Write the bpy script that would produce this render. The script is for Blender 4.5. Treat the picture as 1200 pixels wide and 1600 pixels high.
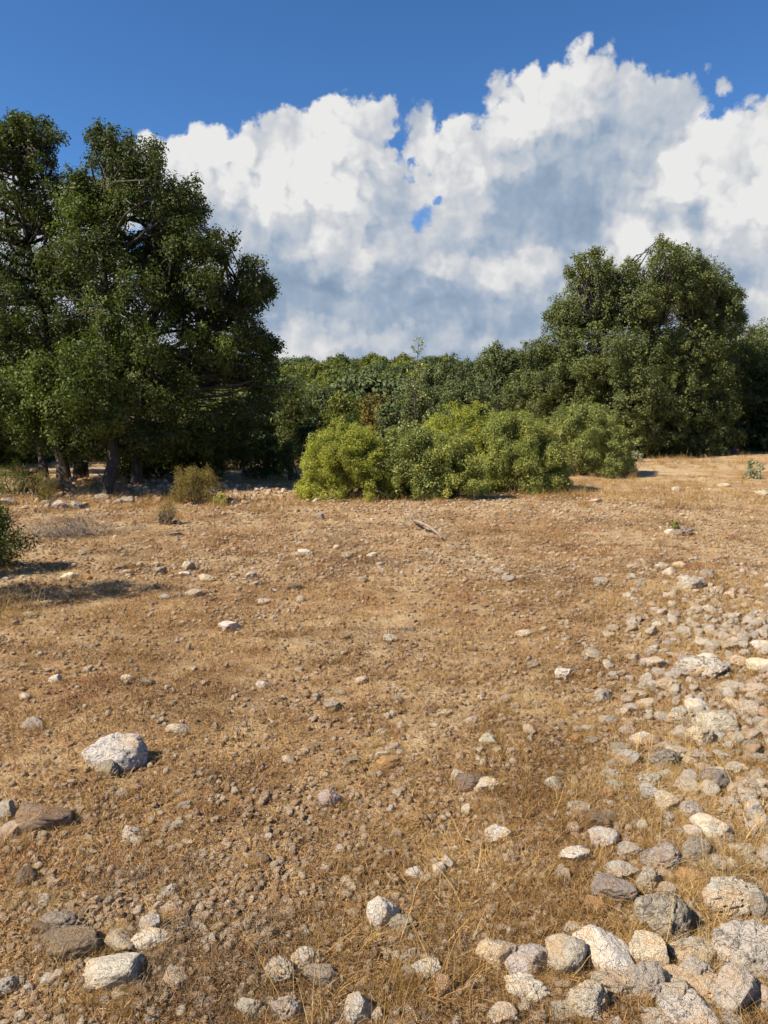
import bpy, math, random
import numpy as np
from mathutils import Vector, Matrix

random.seed(7)
rng = np.random.default_rng(7)
for o in list(bpy.data.objects):
    bpy.data.objects.remove(o)
S = bpy.context.scene
COL = S.collection

# ------------------------------------------------------------------ camera
F = 1200.0                       # focal length in photo pixels (photo 1200 x 1600)
PITCH = math.atan(160.0 / F)     # horizon at row 640
EYE = 1.6
cam_d = bpy.data.cameras.new('camera')
cam_d.sensor_fit = 'VERTICAL'
cam_d.sensor_height = 36.0
cam_d.lens = 36.0 * F / 1600.0
cam_d.clip_start = 0.05
cam_d.clip_end = 3000.0
cam = bpy.data.objects.new('camera', cam_d)
COL.objects.link(cam)
cam.location = (0, 0, EYE)
cam.rotation_euler = (math.pi / 2 - PITCH, 0, 0)
S.camera = cam

# ------------------------------------------------------------------ light
SUN_EL = math.radians(45)
SUN_AZ = math.radians(-113)       # measured from +Y towards +X
to_sun = Vector((math.sin(SUN_AZ) * math.cos(SUN_EL), math.cos(SUN_AZ) * math.cos(SUN_EL), math.sin(SUN_EL)))
sun_d = bpy.data.lights.new('sun', 'SUN')
sun_d.energy = 5.0
sun_d.angle = math.radians(0.5)
sun_d.color = (1.0, 0.88, 0.725)
sun = bpy.data.objects.new('sun', sun_d)
COL.objects.link(sun)
sun.location = (-20, -5, 25)
sun.rotation_euler = to_sun.to_track_quat('Z', 'Y').to_euler()

S.view_settings.view_transform = 'Standard'
S.view_settings.look = 'None'
S.view_settings.exposure = 0.8
S.view_settings.gamma = 1.0
S.render.engine = 'CYCLES'
S.cycles.max_bounces = 4
S.cycles.diffuse_bounces = 2
S.cycles.transmission_bounces = 2
S.cycles.use_adaptive_sampling = True
S.cycles.adaptive_threshold = 0.03


# ------------------------------------------------------------------ node helpers
class NT:
    def __init__(self, tree):
        self.t = tree

    def n(self, typ, ins=None, **kw):
        nd = self.t.nodes.new(typ)
        for k, v in kw.items():
            setattr(nd, k, v)
        for k, v in (ins or {}).items():
            self.put(nd.inputs[k], v)
        return nd

    def put(self, sock, v):
        if isinstance(v, bpy.types.NodeSocket):
            self.t.links.new(v, sock)
        elif isinstance(v, bpy.types.Node):
            self.t.links.new(v.outputs[0], sock)
        else:
            sock.default_value = v

    def m(self, op, a, b=None, c=None, clamp=False):
        nd = self.t.nodes.new('ShaderNodeMath')
        nd.operation = op
        nd.use_clamp = clamp
        for i, v in enumerate((a, b, c)):
            if v is not None:
                self.put(nd.inputs[i], v)
        return nd.outputs[0]

    def v(self, op, a, b=None, s=None):
        nd = self.t.nodes.new('ShaderNodeVectorMath')
        nd.operation = op
        self.put(nd.inputs[0], a)
        if b is not None:
            self.put(nd.inputs[1], b)
        if s is not None:
            self.put(nd.inputs[3], s)
        return nd.outputs[1] if op in ('DOT_PRODUCT', 'LENGTH') else nd.outputs[0]

    def sstep(self, x, lo, hi, a=0.0, b=1.0):
        nd = self.t.nodes.new('ShaderNodeMapRange')
        nd.interpolation_type = 'SMOOTHSTEP'
        for i, v in enumerate((x, lo, hi, a, b)):
            self.put(nd.inputs[i], v)
        return nd.outputs[0]

    def mix(self, f, a, b):
        nd = self.t.nodes.new('ShaderNodeMix')
        nd.data_type = 'RGBA'
        self.put(nd.inputs[0], f)
        self.put(nd.inputs[6], a)
        self.put(nd.inputs[7], b)
        return nd.outputs[2]

    def noise(self, vec, scale, detail=4.0, rough=0.55, dist=0.0, color=False, lac=2.0):
        nd = self.n('ShaderNodeTexNoise', {'Vector': vec, 'Scale': scale, 'Detail': detail, 'Roughness': rough, 'Distortion': dist, 'Lacunarity': lac})
        return nd.outputs[1 if color else 0]

    def ramp(self, x, stops):
        nd = self.t.nodes.new('ShaderNodeValToRGB')
        self.put(nd.inputs[0], x)
        cr = nd.color_ramp
        cr.elements[0].position, cr.elements[0].color = stops[0][0], (*stops[0][1], 1)
        cr.elements[1].position, cr.elements[1].color = stops[-1][0], (*stops[-1][1], 1)
        for p, c in stops[1:-1]:
            e = cr.elements.new(p)
            e.color = (*c, 1)
        return nd.outputs[0]


def pix_dir(px, py):
    """unit world direction seen at photo pixel (px, py)"""
    d = Vector(((px - 600) / F, (800 - py) / F, -1.0)).normalized()
    return cam.rotation_euler.to_matrix() @ d


def azel(px, py):
    d = pix_dir(px, py)
    return math.atan2(d.x, d.y), math.asin(d.z)


# ------------------------------------------------------------------ sky with cumulus (world)
W = bpy.data.worlds.new('World')
S.world = W
W.use_nodes = True
W.cycles.sampling_method = 'MANUAL'
W.cycles.sample_map_resolution = 512
wt = W.node_tree
wt.nodes.clear()
g = NT(wt)
tc = g.n('ShaderNodeTexCoord')
D = tc.outputs['Generated']
sky = g.n('ShaderNodeTexSky', sky_type='NISHITA')
sky.sun_disc = False
sky.sun_elevation = SUN_EL
sky.sun_rotation = SUN_AZ
sky.air_density = 1.0
sky.dust_density = 0.35
sky.ozone_density = 2.2
sky.altitude = 500
SKY_STRENGTH = 0.05

# cloud shapes: (x, y, half width, half height) in photo pixels, kept as directions
CLOUDS = [(330, 330, 110, 110), (440, 258, 92, 90), (540, 290, 90, 122), (430, 330, 90, 70), (600, 420, 200, 150), (430, 470, 190, 150),
          (300, 250, 45, 38), (230, 270, 50, 50), (658, 225, 34, 84), (520, 210, 60, 60), (605, 185, 30, 30), (630, 250, 40, 30),
          (730, 268, 66, 80), (800, 260, 78, 92), (830, 210, 68, 85), (885, 160, 48, 58), (905, 92, 24, 34), (770, 150, 24, 34), (918, 68, 9, 16), (965, 150, 40, 45),
          (930, 210, 105, 110), (1010, 230, 90, 90), (850, 380, 180, 150), (1060, 170, 50, 42), (1075, 390, 190, 160),
          (1160, 270, 100, 80), (1230, 230, 80, 75), (1180, 165, 36, 16), (1130, 140, 22, 16), (1108, 128, 10, 9), (1300, 300, 190, 150),
          (700, 520, 320, 100), (1100, 520, 280, 110), (350, 560, 300, 90), (600, 600, 700, 80), (1150, 600, 400, 90), (0, 600, 400, 90), (20, 400, 200, 110), (-200, 470, 260, 130), (1500, 400, 260, 170),
          (700, 142, 10, 8), (150, 330, 80, 60)]
HOLES = [(664, 332, 17, 15), (628, 200, 6, 24), (648, 243, 9, 6), (684, 302, 8, 6)]
# broad light and shade of the cloud mass: (x, y, half width, half height, amount)
TONES = [(300, 260, 130, 70, .6), (420, 220, 140, 90, .5), (540, 190, 90, 60, .4), (520, 270, 60, 60, .2), (540, 380, 45, 70, .6), (460, 330, 60, 60, .3), (400, 300, 60, 40, .3),
         (480, 500, 90, 40, -.15), (455, 530, 60, 40, .55), (600, 470, 170, 50, -.5), (450, 430, 120, 50, -.45), (620, 200, 60, 60, -.1),
         (700, 250, 70, 50, .35), (770, 200, 70, 60, .45), (880, 130, 80, 60, .75), (880, 230, 160, 80, -.15), (850, 340, 130, 110, -.5), (930, 230, 60, 40, .1),
         (720, 330, 40, 80, .35), (790, 410, 80, 30, .55), (800, 490, 160, 40, -.45), (700, 500, 40, 20, .15), (1000, 280, 60, 60, -.35),
         (1000, 340, 90, 50, .5), (1130, 260, 100, 60, .8), (1180, 330, 80, 60, .45), (990, 410, 90, 50, .45), (1120, 430, 80, 50, -.1), (1190, 490, 50, 30, .45),
         (650, 480, 420, 55, -.2), (1000, 520, 260, 40, -.1), (560, 330, 40, 40, .35), (470, 280, 50, 40, .25), (1040, 380, 60, 30, .3), (600, 540, 60, 18, .3), (760, 350, 50, 40, .25), (960, 180, 50, 30, .3), (1010, 230, 40, 30, .25), (830, 420, 60, 30, .35), (900, 560, 300, 30, -.2), (680, 560, 300, 22, -.25), (1180, 560, 80, 40, -.1), (600, 590, 500, 40, -.35), (300, 235, 100, 40, .2), (860, 110, 60, 50, .25), (1150, 250, 110, 50, .2)]

sep = g.n('ShaderNodeSeparateXYZ', {0: D})
az = g.m('ARCTAN2', sep.outputs[0], sep.outputs[1])
el = g.m('ARCSINE', sep.outputs[2])
P0 = g.n('ShaderNodeCombineXYZ', {0: az, 1: el, 2: 0.0}).outputs[0]


def blob(P, e, soft=1.0):
    """1 at the middle of an ellipse, 0 at its rim, negative outside"""
    a0, e0 = azel(e[0], e[1])
    rx, ry = e[2] / F / (1 + ((e[0] - 600) / F) ** 2), e[3] / F
    q = g.v('MULTIPLY', g.v('SUBTRACT', P, (a0, e0, 0)), (1 / rx, 1 / ry, 0))
    return g.m('SUBTRACT', 1.0, g.v('LENGTH', q))


# warp of the sky coordinates, coarse and fine: gives the cauliflower rims
w1 = g.v('SCALE', g.v('SUBTRACT', g.noise(D, 9.0, 3, 0.6, color=True), (.5, .5, .5)), s=0.05)
w2 = g.v('SCALE', g.v('SUBTRACT', g.noise(D, 38.0, 3, 0.65, color=True), (.5, .5, .5)), s=0.016)
PW = g.v('ADD', P0, g.v('ADD', w1, w2))


def puffs(off, off2):
    """billow height field of the cloud, sampled at a small offset"""
    v = g.v('ADD', D, off)
    wv = g.v('ADD', g.v('ADD', P0, off2), g.v('ADD', g.v('SCALE', w1, s=0.7), w2))
    h = None
    for sc, am in ((8.0, .42), (19.0, .26), (43.0, .18), (95.0, .10)):
        a = g.n('ShaderNodeTexVoronoi', {'Vector': wv, 'Scale': sc}, feature='F1', voronoi_dimensions='2D').outputs[0]
        q = g.m('MULTIPLY', g.m('SUBTRACT', 1.0, g.m('MULTIPLY', a, a)), am)
        h = q if h is None else g.m('ADD', h, q)
    b = g.noise(v, 7.0, 6, 0.62)
    return g.m('ADD', h, g.m('MULTIPLY', b, 0.55))


h0 = puffs((0, 0, 0), (0, 0, 0))
h1 = puffs((-0.016, 0, 0.016), (-0.016, 0.016, 0))
relief = g.m('SUBTRACT', h0, h1)

body = None
for e in CLOUDS:
    b = blob(PW, e)
    # all blobs in units of about 60 px, so rims of big and small puffs are alike
    b = g.m('MULTIPLY', b, min(e[2], e[3]) / 60.0)
    body = b if body is None else g.m('SMOOTH_MAX', body, b, 0.12)
# a low bank of cumulus round the rest of the horizon
away = g.sstep(g.m('ABSOLUTE', az), 0.75, 1.1)
bank = g.m('SUBTRACT', g.m('MULTIPLY', g.noise(D, 2.6, 4, 0.6), 3.4), g.m('ADD', 1.5, g.m('MULTIPLY', g.m('ABSOLUTE', el), 1.6)))
bank = g.m('SUBTRACT', bank, g.m('MULTIPLY', g.m('SUBTRACT', 1.0, away), 6.0))
body = g.m('MAXIMUM', body, bank)
PH = g.v('ADD', PW, g.v('ADD', g.v('SCALE', w1, s=0.8), g.v('SCALE', w2, s=1.6)))
gap = None
for e in HOLES:
    b = g.m('ADD', blob(PH, (e[0], e[1], e[2] * 1.5, e[3] * 1.5)), g.m('MULTIPLY', g.m('SUBTRACT', h0, 1.02), -1.2))
    gap = b if gap is None else g.m('MAXIMUM', gap, b)
edge = g.m('ADD', body, g.m('MULTIPLY', g.m('SUBTRACT', h0, 1.02), 0.9))
wisp = g.noise(D, 24.0, 4, 0.7)
edge2 = g.m('ADD', edge, g.m('MULTIPLY', g.m('SUBTRACT', wisp, 0.5), 0.7))
alpha = g.sstep(edge2, 0.06, 0.24)
alpha = g.m('MULTIPLY', alpha, g.m('SUBTRACT', 1.0, g.sstep(gap, -.15, .65, 0.0, .88)))
thin = g.sstep(edge2, 0.2, 1.2)

tone = None
hb = g.m('MULTIPLY', g.m('SUBTRACT', h0, 1.02), 1.5)
for e in TONES:
    b = blob(PH, (e[0], e[1], e[2] * 1.25, e[3] * 1.25))
    b = g.sstep(g.m('ADD', b, hb), -.1, .55) if e[4] > 0 else g.sstep(b, 0.0, 0.9)
    b = g.m('MULTIPLY', b, e[4])
    tone = b if tone is None else g.m('ADD', tone, b)
lum = g.m('ADD', 0.53, g.m('MULTIPLY', tone, 0.5))
lum = g.m('ADD', lum, g.m('MULTIPLY', relief, 1.2))
lum = g.m('ADD', lum, g.m('MULTIPLY', g.m('SUBTRACT', g.noise(D, 5.0, 5, 0.62), 0.5), 0.36))
lum = g.m('ADD', lum, g.m('MULTIPLY', g.m('SUBTRACT', 1.0, thin), 0.16))
lum = g.m('SUBTRACT', lum, g.m('MULTIPLY', g.sstep(el, 0.16, 0.02), 0.06))
lum = g.m('ADD', g.m('MULTIPLY', lum, .84), .055)
ccol = g.ramp(lum, [(0.0, (.27, .37, .51)), (0.3, (.38, .48, .62)), (0.55, (.56, .62, .71)), (0.78, (.74, .76, .79)), (1.0, (.95, .945, .94))])
sky_g = g.n('ShaderNodeGamma', {0: g.v('MULTIPLY', sky.outputs[0], (0.66, 0.99, 1.26)), 1: 1.15})
bg_sky = g.n('ShaderNodeBackground', {0: sky_g.outputs[0], 1: SKY_STRENGTH})
bg_cl = g.n('ShaderNodeBackground', {0: ccol, 1: 0.50})
mixs = g.n('ShaderNodeMixShader', {0: alpha, 1: bg_sky.outputs[0], 2: bg_cl.outputs[0]})
wout = g.n('ShaderNodeOutputWorld', {0: mixs.outputs[0]})


# ------------------------------------------------------------------ numpy noise
_PERM = rng.integers(0, 2 ** 31, 4096)


def _h(ix, iy, iz, seed):
    n = (ix * 73856093) ^ (iy * 19349663) ^ (iz * 83492791) ^ (seed * 2654435761)
    return (_PERM[n & 4095] ^ (_PERM[(n >> 12) & 4095])) / 2.0 ** 31


def vnoise(p, seed=0):
    """value noise, p (n,3) -> 0..1"""
    i = np.floor(p).astype(np.int64)
    f = p - i
    f = f * f * (3 - 2 * f)
    r = 0
    for dx in (0, 1):
        wx = f[:, 0] if dx else 1 - f[:, 0]
        for dy in (0, 1):
            wy = f[:, 1] if dy else 1 - f[:, 1]
            for dz in (0, 1):
                wz = f[:, 2] if dz else 1 - f[:, 2]
                r = r + wx * wy * wz * _h(i[:, 0] + dx, i[:, 1] + dy, i[:, 2] + dz, seed)
    return r


def fbm(p, oct=4, seed=0, rough=0.5):
    a, s, t, fr = 1.0, 0.0, 0.0, 1.0
    for k in range(oct):
        s = s + a * (vnoise(p * fr + 17.3 * k, seed + k) - 0.5)
        t += a
        a *= rough
        fr *= 2.03
    return s / t


def n2(x, y, sc, oct=3, seed=0, rough=0.5):
    p = np.stack([x * sc, y * sc, np.full_like(x, 3.7)], 1)
    return fbm(p, oct, seed, rough)


def gau(x, y, cx, cy, rx, ry):
    return np.exp(-((x - cx) / rx) ** 2 - ((y - cy) / ry) ** 2)


def sm(x, a, b):
    t = np.clip((x - a) / (b - a), 0, 1)
    return t * t * (3 - 2 * t)


def terrain(x, y):
    x = np.atleast_1d(np.asarray(x, float)).ravel()
    y = np.atleast_1d(np.asarray(y, float)).ravel()
    d = np.hypot(x, y)
    z = 0.22 * n2(x, y, 0.16, 2, 5) * sm(d, 1, 12) + 0.07 * n2(x, y, 0.7, 3, 9)
    z += 0.10 * gau(x, y, 2.6, 4.6, 1.5, 1.9) + 0.05 * gau(x, y, 1.6, 2.6, 1.0, .8)
    z += 0.10 * gau(x, y, 1.0, 12.8, 4.5, 1.3)
    z += 0.22 * gau(x, y, -5.6, 14.8, 2.6, .7)
    # a shallow valley behind the shrubs, then a wooded rise
    z -= 1.6 * sm(y, 22, 45) * (1 - sm(y, 55, 95)) * (1 - .75 * sm(x, 4, 16))
    z += 5.6 * sm(y, 65, 150) + 3.0 * sm(d, 180, 420)
    return z


def ter(x, y):
    return float(terrain(x, y)[0])


def ground_at(px, py, lift=0.0):
    """where the sight line through a photo pixel meets the ground"""
    d = pix_dir(px, py)
    z = 0.0
    for _ in range(12):
        t = (EYE - z - lift) / max(-d.z, 1e-4)
        t = min(t, 400)
        z = ter(d.x * t, d.y * t)
    return d.x * t, d.y * t, z


def at_depth(px, py, Y):
    d = pix_dir(px, py)
    t = Y / d.y
    return np.array([d.x * t, Y, EYE + d.z * t])


# ------------------------------------------------------------------ object helpers
def mesh_from(name, V, Fc, mat=None, smooth=False, attr=None):
    """V (n,3); Fc (m,k) faces of one size, or a list of such arrays"""
    me = bpy.data.meshes.new(name)
    Fs = Fc if isinstance(Fc, list) else [Fc]
    Fs = [f for f in Fs if len(f)]
    me.vertices.add(len(V))
    me.vertices.foreach_set('co', np.asarray(V, np.float32).ravel())
    if Fs:
        loops = np.concatenate([f.ravel() for f in Fs]).astype(np.int32)
        tot = np.concatenate([np.full(len(f), f.shape[1]) for f in Fs]).astype(np.int32)
        start = np.concatenate([[0], np.cumsum(tot)[:-1]]).astype(np.int32)
        me.loops.add(len(loops))
        me.loops.foreach_set('vertex_index', loops)
        me.polygons.add(len(tot))
        me.polygons.foreach_set('loop_start', start)
        if smooth:
            me.polygons.foreach_set('use_smooth', np.ones(len(tot), bool))
    for k, a in (attr or {}).items():
        a = np.asarray(a, np.float32)
        if a.ndim == 1:
            t = me.attributes.new(k, 'FLOAT', 'POINT')
            t.data.foreach_set('value', a)
        else:
            t = me.attributes.new(k, 'FLOAT_VECTOR', 'POINT')
            t.data.foreach_set('vector', a.ravel())
    me.update()
    me.validate()
    if mat:
        me.materials.append(mat)
    return me


def obj(name, me, parent=None, **props):
    o = bpy.data.objects.new(name, me)
    COL.objects.link(o)
    if parent is not None:
        o.parent = parent
    for k, v in props.items():
        o[k] = v
    return o


def empty(name, loc, **props):
    o = obj(name, None, **props)
    o.location = loc
    o.empty_display_size = 0.2
    return o


def tubes(paths, sides=6):
    """paths: list of (points (k,3), radii (k,)) -> V, quads"""
    Vs, Fs, base = [], [], 0
    ang = np.linspace(0, 2 * np.pi, sides, endpoint=False)
    for P, R in paths:
        P = np.asarray(P, float)
        R = np.asarray(R, float)
        k = len(P)
        T = np.gradient(P, axis=0)
        T /= np.linalg.norm(T, axis=1)[:, None] + 1e-9
        ref = np.where(np.abs(T[:, 2:3]) < 0.9, np.array([[0, 0, 1.0]]), np.array([[1.0, 0, 0]]))
        A = np.cross(T, ref)
        A /= np.linalg.norm(A, axis=1)[:, None] + 1e-9
        B = np.cross(T, A)
        ring = P[:, None] + R[:, None, None] * (np.cos(ang)[None, :, None] * A[:, None] + np.sin(ang)[None, :, None] * B[:, None])
        Vs.append(ring.reshape(-1, 3))
        i = np.arange(k - 1)[:, None] * sides + np.arange(sides)[None]
        j = np.arange(k - 1)[:, None] * sides + (np.arange(sides)[None] + 1) % sides
        Fs.append((np.stack([i, j, j + sides, i + sides], -1).reshape(-1, 4)) + base)
        base += k * sides
    return np.concatenate(Vs), np.concatenate(Fs)


# ------------------------------------------------------------------ materials
def material(name):
    m = bpy.data.materials.new(name)
    m.use_nodes = True
    m.node_tree.nodes.clear()
    return m, NT(m.node_tree)


def leaf_material(name, stops, rough=0.62, trans=0.25, spec=0.35):
    spec *= .6
    m, t = material(name)
    v = t.n('ShaderNodeAttribute', attribute_name='tint').outputs[2]
    col = t.ramp(v, stops)
    p = t.n('ShaderNodeBsdfPrincipled', {'Base Color': col, 'Roughness': rough, 'Specular IOR Level': spec})
    tr = t.n('ShaderNodeBsdfTranslucent', {0: t.v('MULTIPLY', col, (1.3, 1.5, .6))})
    mx = t.n('ShaderNodeMixShader', {0: trans, 1: p.outputs[0], 2: tr.outputs[0]})
    t.n('ShaderNodeOutputMaterial', {0: mx.outputs[0]})
    return m


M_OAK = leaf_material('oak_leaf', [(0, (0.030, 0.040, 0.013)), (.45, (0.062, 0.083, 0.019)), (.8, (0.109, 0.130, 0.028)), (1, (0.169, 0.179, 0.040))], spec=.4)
M_OAK_LIT = leaf_material('lit_oak_leaf', [(0, (0.047, 0.066, 0.018)), (.5, (0.101, 0.132, 0.030)), (1, (0.176, 0.192, 0.048))], spec=.35)  # lighter copy of the oak leaf, sunlight put into its colour; shrubs share it
M_HOLM = leaf_material('holm_leaf', [(0, (0.057, 0.072, 0.025)), (.5, (0.119, 0.141, 0.043)), (.85, (0.204, 0.220, 0.071)), (1, (0.306, 0.277, 0.113))], spec=.45)
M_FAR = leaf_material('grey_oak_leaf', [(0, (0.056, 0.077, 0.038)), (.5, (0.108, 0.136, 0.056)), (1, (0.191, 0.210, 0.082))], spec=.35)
M_FARY = leaf_material('hill_leaf', [(0, (0.066, 0.084, 0.024)), (.5, (0.140, 0.158, 0.036)), (1, (0.244, 0.235, 0.054))], spec=.3)  # brightened leaf: sunlit patches of the wood are put into its colour
M_LENT = leaf_material('lentisk_leaf', [(0, (0.156, 0.185, 0.049)), (.45, (0.329, 0.337, 0.071)), (.8, (0.498, 0.462, 0.103)), (1, (0.655, 0.541, 0.203))], trans=.42)
M_GREEN = leaf_material('green_shrub_leaf', [(0, (0.132, 0.165, 0.050)), (.5, (0.283, 0.301, 0.082)), (.85, (0.473, 0.431, 0.114)), (1, (0.641, 0.502, 0.218))], trans=.3)
M_OLIVE = leaf_material('olive_shrub_leaf', [(0, (0.098, 0.122, 0.042)), (.5, (0.220, 0.243, 0.067)), (.8, (0.390, 0.388, 0.109)), (1, (0.650, 0.568, 0.269))], spec=.5, rough=.42)
M_RUST = leaf_material('rusty_leaf', [(0, (.06, .075, .02)), (.6, (.20, .165, .045)), (1, (.40, .21, .06))])
M_BROWNSH = leaf_material('heath_leaf', [(0, (0.120, 0.098, 0.030)), (.5, (0.225, 0.173, 0.053)), (1, (0.330, 0.232, 0.075))])
M_GREY = leaf_material('grey_herb_leaf', [(0, (.15, .17, .10)), (.5, (.26, .28, .18)), (1, (.40, .40, .28))])


def bark_material(name, a, b):
    m, t = material(name)
    tc = t.n('ShaderNodeTexCoord').outputs['Object']
    st = t.n('ShaderNodeMapping', {0: tc, 3: (1, 1, .25)}).outputs[0]
    n1 = t.noise(st, 22, 5, .65)
    n3 = t.noise(tc, 3, 3, .6)
    col = t.mix(t.sstep(t.m('ADD', n1, t.m('MULTIPLY', n3, .5)), .5, 1.0), (*a, 1), (*b, 1))
    bp = t.n('ShaderNodeBump', {'Strength': .8, 'Distance': .02, 'Height': n1})
    p = t.n('ShaderNodeBsdfPrincipled', {'Base Color': col, 'Roughness': .9, 'Normal': bp.outputs[0]})
    t.n('ShaderNodeOutputMaterial', {0: p.outputs[0]})
    return m


M_BARK = bark_material('oak_bark', (.035, .028, .022), (.10, .082, .066))
M_TWIG = bark_material('dead_twig', (.16, .13, .10), (.34, .29, .24))
M_STRAWST = bark_material('straw_stem', (.30, .21, .10), (.50, .39, .22))


def straw_material(name, stops, trans=.25):
    m, t = material(name)
    r = t.n('ShaderNodeObjectInfo').outputs['Random']
    at = t.n('ShaderNodeAttribute', attribute_name='tint').outputs[2]
    loc = t.n('ShaderNodeObjectInfo').outputs['Location']
    zone = t.noise(loc, 1.1, 4, .6)
    v = t.m('ADD', t.m('MULTIPLY', r, .38), t.m('MULTIPLY', at, .42))
    v = t.m('ADD', v, t.sstep(zone, .36, .64, -.12, .34))
    col = t.ramp(v, stops)
    p = t.n('ShaderNodeBsdfPrincipled', {'Base Color': col, 'Roughness': .6, 'Specular IOR Level': .25})
    tr = t.n('ShaderNodeBsdfTranslucent', {0: col})
    mx = t.n('ShaderNodeMixShader', {0: trans, 1: p.outputs[0], 2: tr.outputs[0]})
    t.n('ShaderNodeOutputMaterial', {0: mx.outputs[0]})
    return m


M_THATCH = straw_material('thatch', [(0.05, (0.081, 0.042, 0.016)), (.35, (0.209, 0.114, 0.041)), (.6, (0.361, 0.214, 0.081)), (.95, (0.532, 0.350, 0.153))], .15)
M_STRAW = straw_material('straw', [(0.05, (0.220, 0.122, 0.039)), (.4, (0.380, 0.235, 0.078)), (.7, (0.500, 0.338, 0.124)), (.95, (0.640, 0.479, 0.220))], .3)
M_HERB = straw_material('dead_herb', [(0.05, (.085, .058, .035)), (.5, (.20, .15, .10)), (.95, (.34, .27, .19))], .1)
M_RED = straw_material('red_herb', [(0.05, (.11, .035, .015)), (.5, (.24, .085, .035)), (.95, (.36, .17, .07))], .1)


def stone_material(name, use_color=True, pale=False):
    m, t = material(name)
    tcn = t.n('ShaderNodeTexCoord').outputs['Object']
    oi = t.n('ShaderNodeObjectInfo')
    off = t.v('SCALE', oi.outputs['Random'], s=37.0) if False else t.n('ShaderNodeCombineXYZ', {0: t.m('MULTIPLY', oi.outputs['Random'], 41.0), 1: t.m('MULTIPLY', oi.outputs['Random'], 17.0), 2: 0.0}).outputs[0]
    P = t.v('ADD', tcn, off)
    big = t.noise(P, 1.7, 4, .6)
    mid = t.noise(P, 5.0, 6, .7)
    fine = t.noise(P, 16.0, 5, .7)
    if use_color:
        base = oi.outputs['Color']
        lich = oi.outputs['Alpha']
    elif pale:
        base = t.ramp(oi.outputs['Random'], [(0, (.54, .45, .34)), (.3, (.66, .59, .48)), (.6, (.56, .51, .43)), (.8, (.74, .68, .57)), (.93, (.58, .41, .26)), (1, (.42, .38, .32))])
        lich = .45
    else:
        base = t.ramp(oi.outputs['Random'], [(0, (.34, .23, .13)), (.2, (.48, .345, .21)), (.42, (.64, .50, .34)), (.62, (.62, .52, .39)), (.78, (.80, .70, .53)), (.86, (.52, .31, .16)), (.94, (.46, .39, .31)), (1, (.82, .75, .64))])
        lich = .15
    # chalky and tan zones of the bare rock
    c = t.mix(t.sstep(big, .42, .68), base, t.v('MULTIPLY', base, (1.12, .93, .72)))
    c = t.mix(t.sstep(mid, .56, .72), c, t.v('ADD', t.v('MULTIPLY', c, (.45, .45, .45)), (.32, .30, .255)))
    # dark grey lichen in pitted blotches
    lm = t.m('ADD', t.m('MULTIPLY', mid, .62), t.m('MULTIPLY', fine, .46))
    thr = t.m('SUBTRACT', .72, t.m('MULTIPLY', lich, .25))
    c = t.mix(t.m('MULTIPLY', t.sstep(lm, thr, t.m('ADD', thr, .07)), .8), c, (.17, .155, .135, 1))
    c = t.mix(t.m('MULTIPLY', t.sstep(fine, .58, .70), .4), c, (.20, .175, .145, 1))
    # soil rubbed onto the foot
    sx = t.n('ShaderNodeSeparateXYZ', {0: tcn})
    crack = t.n('ShaderNodeTexVoronoi', {'Vector': t.v('ADD', P, t.v('SCALE', t.noise(P, 4, 3, .6, color=True), s=.5)), 'Scale': 3.2}, feature='DISTANCE_TO_EDGE').outputs[0]
    pit = t.n('ShaderNodeTexVoronoi', {'Vector': P, 'Scale': 13.0, 'Detail': 1.0}, feature='F1').outputs[0]
    h = t.m('ADD', t.m('MULTIPLY', mid, .9), t.m('MULTIPLY', fine, .45))
    h = t.m('ADD', h, t.m('MULTIPLY', t.sstep(pit, .0, .42), .3))
    h = t.m('ADD', h, t.m('MULTIPLY', t.sstep(crack, 0, .05), .22))
    bp = t.n('ShaderNodeBump', {'Strength': .85, 'Distance': .05, 'Height': h})
    p = t.n('ShaderNodeBsdfPrincipled', {'Base Color': c, 'Roughness': .92, 'Specular IOR Level': .2, 'Normal': bp.outputs[0]})
    t.n('ShaderNodeOutputMaterial', {0: p.outputs[0]})
    return m


M_STONE = stone_material('limestone')
M_PEB = stone_material('pebble_limestone', False)
M_BANK = stone_material('bank_limestone', False, True)


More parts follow.
